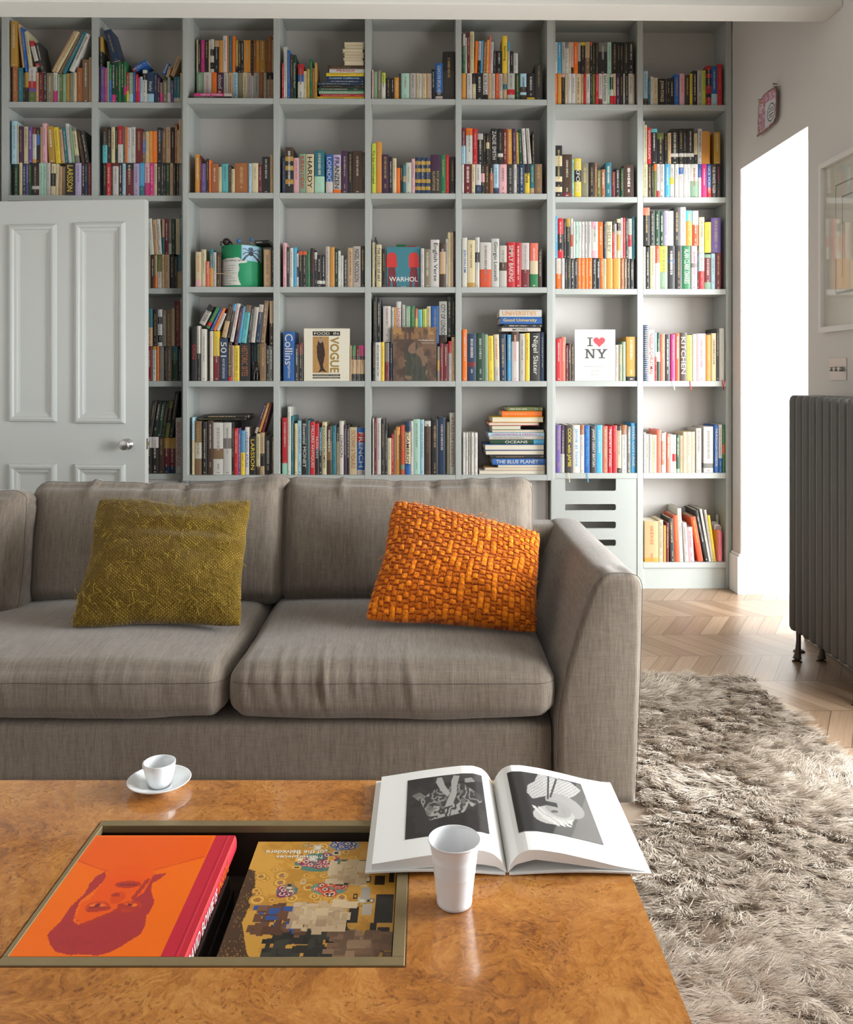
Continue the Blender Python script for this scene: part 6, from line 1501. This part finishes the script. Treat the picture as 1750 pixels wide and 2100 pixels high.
# ------------------------------------------------------------------ dimmer switch
ya, yb = wall_y(1702), wall_y(1738); zc_ = wall_z(757, (ya+yb)/2)
ds_ = thing('dimmer_switch', 'brushed steel dimmer plate with three knobs beside the opening', 'light switch', (XR, (ya+yb)/2, zc_))
hw, hh = abs(ya-yb)/2, .0505
box('plate', -.004, -.0002, -hw, hw, -hh, hh, plain('satin_steel', '#b9b3ad', .38, metal=.7), ds_, .001)
for k in (-1, 0, 1):
    kn = mesh_obj('knob', *xf(lathe([(0,0),(.0105,0),(.0105,.016),(.0095,.0175),(0,.0178)], 24), Matrix.Translation((-.004, k*hw*.52, 0)) @ Matrix.Rotation(-math.pi/2, 4, 'Y')), M['steel'], ds_, True)
# ------------------------------------------------------------------ ceramic plaque hanging on the wall
yp0, yp1 = wall_y(1551, XR - .02), wall_y(1594, XR - .03)
zp0 = wall_z(282, yp0, XR - .02); zp1 = wall_z(175, yp1, XR - .03)
pcy_ = (yp0 + yp1)/2; Wp = abs(yp0 - yp1); zq = lambda py, y: wall_z(py, y, XR - .025)
zc_ = (zq(228, pcy_))
plq = thing('ceramic_plaque', 'pink and white ceramic plaque with wavy gilt edge on the right wall', 'wall plaque', (XR - .012, pcy_, zc_))
def PQ(zx, zy):
    px, py = 1450 + zx/5, zy/5; y = wall_y(px, XR - .025); return (-(y - pcy_), wall_z(py, y, XR - .025) - zc_)
outline = [PQ(*p) for p in ((530,1020),(560,1015),(590,970),(640,930),(680,905),(712,885),(718,940),(716,1100),(712,1200),(690,1260),(640,1310),(590,1350),(516,1405),(528,1340),(524,1250),(530,1180),(528,1110),(540,1060))]
us = [p[0] for p in outline]; vs_ = [p[1] for p in outline]; u0, u1, v0, v1 = min(us), max(us), min(vs_), max(vs_)
inner = [PQ(*p) for p in ((600,1060),(650,1030),(702,990),(700,1190),(672,1255),(596,1320))]
def plaque_art(U, V):
    A, B = u0 + U*(u1-u0), v0 + V*(v1-v0); im = solid(U, '#c98aa5')
    paint(im, fbm(U*13, V*13, 4, 3) > .50, '#d9c9cc'); paint(im, fbm(U*22, V*22, 7, 2) > .64, '#b56a8f')
    paint(im, in_poly(A, B, inner), '#dcdfe0')
    e = PQ(660, 1150); a, b_ = PQ(700, 1150)[0] - e[0], .050
    ring = in_ell(A, B, e[0], e[1], a*1.0, b_) & ~in_ell(A, B, e[0], e[1], a*.86, b_*.88); paint(im, ring, '#3f4a4e')
    for k, hw_ in ((.022,.5),(.008,.7),(-.010,.6),(-.024,.4)): paint(im, (abs(B - e[1] - k) < .0035) & (abs(A - e[0]) < a*hw_) & (fbm(U*60, V*8, 3) > .42), '#4a5558')
    sh = [(x*.9, y) for x, y in outline]
    edge = ~in_poly(A + (A - (u0+u1)/2)*.07, B + (B - (v0+v1)/2)*.06, outline); paint(im, edge, '#7a5a4a')
    paint(im, in_ell(A, B, *PQ(555, 1048), .012, .012), '#c08a30'); paint(im, in_ell(A, B, *PQ(545, 1345), .010, .010), '#b98436')
    return im
P, fs, cs = art_grid(90, 110, plaque_art, lambda u, v: np.stack([np.full_like(u, -.006) - .012*((v-.5)**2), -(u0 + u*(u1-u0)), v0 + v*(v1-v0)], 1), keep=lambda U, V: in_poly(u0 + U*(u1-u0), v0 + V*(v1-v0), outline))
po = mesh_obj('plaque_body', P, [f[::-1] for f in fs], M['artcover'], plq, cols=cs); sm = po.modifiers.new('t', 'SOLIDIFY'); sm.thickness = .007; sm.offset = -1
nl = PQ(672, 862); mesh_obj('nail', *tube([(.012, -nl[0], nl[1]), (-.010, -nl[0], nl[1] + .003)], .0025, 8), M['darkmetal'], plq); mesh_obj('wire_loop', *tube([(-.008, -nl[0], nl[1]), (-.006, -nl[0] - .012, nl[1] - .018), (-.004, -PQ(710,885)[0], PQ(710,885)[1])], .0012, 6), M['darkmetal'], plq)
# ------------------------------------------------------------------ shaggy rug
rgx0, rgx1, rgy0, rgy1 = -2.3, 1.405, .35, 3.70
Xg, Yg = cam2room(.0, 2.0)
rug = thing('shaggy_rug', 'long-pile beige shaggy rug under the sofa and coffee table', 'rug', (Xg, Yg, 0), -YAW)
RO = Vector((0, 2.0, 0))
n = 70; u = np.linspace(0, 1, n); U, V = np.meshgrid(u, u); Xq = rgx0 + U*(rgx1-.025-rgx0); Yq = rgy0 + V*(rgy1-.025-rgy0)
vs = np.stack([Xq - RO.x, Yq - RO.y, .006 + 0*Xq], -1).reshape(-1, 3)
fs = [(j*n+i, j*n+i+1, (j+1)*n+i+1, (j+1)*n+i) for j in range(n-1) for i in range(n-1)]
bk = mesh_obj('backing', vs, fs, plain('rug_backing', '#8f7d6c', .95), rug)
R2 = np.random.default_rng(3)
def strands(cnt, x0, x1, y0, y1, wbase):
    x = R2.uniform(x0, x1, cnt); y = R2.uniform(y0, y1, cnt)
    keep = ~((x < .36) & (y < 1.73)) & ~((x < .66) & (x > .345) & (y > 2.47) & (y < 3.62)) & ~((x <= .345) & (y > 2.55))
    x, y = x[keep], y[keep]; m = len(x)
    # tufts: strands share the sweep of their tuft
    g = .034; ci, cj = np.floor(x/g + (vnoise(x*9, y*9, 4)-.5)*1.4), np.floor(y/g + (vnoise(x*9+5, y*9, 6)-.5)*1.4)
    def h(a, b_, s):
        q_ = np.sin(a*127.1 + b_*311.7 + s*74.7)*43758.5453; return q_ - np.floor(q_)
    flow = -.9 + (fbm(x*2.2, y*2.2, 9, 3)-.5)*5.0 + (h(ci, cj, 1)-.5)*1.5 + R2.normal(0, .28, m)
    L = .040 + .026*h(ci, cj, 2) + R2.uniform(-.008, .008, m)
    lift = np.clip(.28 + .55*h(ci, cj, 3)**1.5 + .35*(fbm(x*3+7, y*3, 12)-.5) + R2.normal(0, .10, m), .10, 1.05)
    dx, dy = np.cos(flow), np.sin(flow); curl = R2.normal(0, .5, m) + (h(ci, cj, 5)-.5)*1.6
    tcx, tcy = (ci+.5)*g - x, (cj+.5)*g - y
    px, py = -dy, dx; pts = []
    for k, t in enumerate((0, .35, .7, 1.0)):
        s_ = np.sin(t*curl)*.5*L*t
        X_ = x + dx*L*t*np.cos(lift*.9) + px*s_ + tcx*.45*t; Y_ = y + dy*L*t*np.cos(lift*.9) + py*s_ + tcy*.45*t
        Z_ = .006 + L*(np.sin(lift)*t - .42*np.sin(lift)*t*t) + .004*t
        pts.append((X_, Y_, np.maximum(Z_, .007)))
    wv = wbase*np.array([1.0, .95, .75, .2])
    V_ = np.empty((m, 8, 3), np.float32)
    ang_ = R2.uniform(-.5, .5, m); qx, qy, qz = px*np.cos(ang_), py*np.cos(ang_), np.sin(ang_)
    for k in range(4):
        for s_, o_ in ((-1, 0), (1, 1)):
            V_[:, 2*k+o_, 0] = pts[k][0] + s_*qx*wv[k] - RO.x; V_[:, 2*k+o_, 1] = pts[k][1] + s_*qy*wv[k] - RO.y; V_[:, 2*k+o_, 2] = np.maximum(pts[k][2] + s_*qz*wv[k], .0065)
    base = (np.arange(m)*8)[:, None, None]; q_ = np.array([[0,1,3,2],[2,3,5,4],[4,5,7,6]])[None] + base
    tone = np.clip(.25 + .5*h(ci, cj, 7) + R2.normal(0, .16, m) , 0, 1)[:, None]
    c0, c1 = np.array(hexc('#a89785')), np.array(hexc('#ddd1c3')); C = c0*(1-tone) + c1*tone
    return V_.reshape(-1, 3), q_.reshape(-1, 4), np.repeat(C, 3, 0)
sets = [strands(98000, .30, 1.405, 1.95, 3.70, .0011), strands(120000, .30, 1.40, .85, 1.95, .0008), strands(34000, -2.28, .40, 1.68, 2.65, .0012)]
off = 0; VV, FF, CC = [], [], []
for v_, f_, c_ in sets: VV.append(v_); FF.append(f_ + off); CC.append(c_); off += len(v_)
VV, FF, CC = np.concatenate(VV), np.concatenate(FF), np.concatenate(CC)
me = bpy.data.meshes.new('pile'); me.vertices.add(len(VV)); me.vertices.foreach_set('co', VV.astype(np.float32).ravel())
me.loops.add(len(FF)*4); me.loops.foreach_set('vertex_index', FF.astype(np.int32).ravel()); me.polygons.add(len(FF))
me.polygons.foreach_set('loop_start', np.arange(0, len(FF)*4, 4, dtype=np.int32)); me.polygons.foreach_set('loop_total', np.full(len(FF), 4, dtype=np.int32))
me.polygons.foreach_set('use_smooth', np.ones(len(FF), bool)); me.update(calc_edges=True)
set_cols(me, CC)
shag = attr_mat('rug_pile', .8); shag.node_tree.nodes['Principled BSDF'].inputs['Specular IOR Level'].default_value = .2
pl = link('pile', me, shag, rug); pl['kind'] = 'stuff'
# ------------------------------------------------------------------ daylight and added fill
def area(name, loc, rot, sx, sy, power, col=(1, 1, 1)):
    l = bpy.data.lights.new(name, 'AREA'); l.shape = 'RECTANGLE'; l.size = sx; l.size_y = sy; l.energy = power; l.color = col
    o = bpy.data.objects.new(name, l); COL.objects.link(o); o.location = loc; o.rotation_euler = rot; return o
area('window_daylight', (XR + .16, 2.20, 1.25), (0, math.radians(90), 0), 1.8, 1.95, 92, (.92, .97, 1.0))
area('front_fill', (-.25, YF - .02, 1.85), (math.radians(90), 0, math.radians(0)), 3.2, 2.4, 14, (.90, .96, 1.0))  # added soft fill from the unseen side behind the camera
area('hall_daylight', (4.52, 2.35, 1.55), (0, math.radians(90), math.radians(-6)), 2.5, 3.0, 760, (.93, .97, 1.0))
w = bpy.data.worlds.new('sky'); scene.world = w; w.use_nodes = True; w.node_tree.nodes['Background'].inputs['Color'].default_value = (.75, .85, 1, 1); w.node_tree.nodes['Background'].inputs['Strength'].default_value = .6
# ------------------------------------------------------------------ camera
cam = bpy.data.cameras.new('camera'); co = bpy.data.objects.new('camera', cam); COL.objects.link(co)
cam.sensor_fit = 'HORIZONTAL'; cam.sensor_width = 24.0; cam.lens = 24.0
cam.shift_y = (HY - 1050) / 1750.0
co.location = (0, 0, EYE); co.rotation_euler = (math.radians(90), 0, -YAW)
cam.clip_start = .05
scene.camera = co
scene.view_settings.view_transform = 'Standard'; scene.view_settings.look = 'None'; scene.view_settings.exposure = -0.2; scene.view_settings.gamma = 1.0; scene.view_settings.use_curve_mapping = False
scene.cycles.use_denoising = True; scene.cycles.max_bounces = 6; scene.cycles.diffuse_bounces = 4; scene.cycles.use_adaptive_sampling = True; scene.cycles.adaptive_threshold = .02
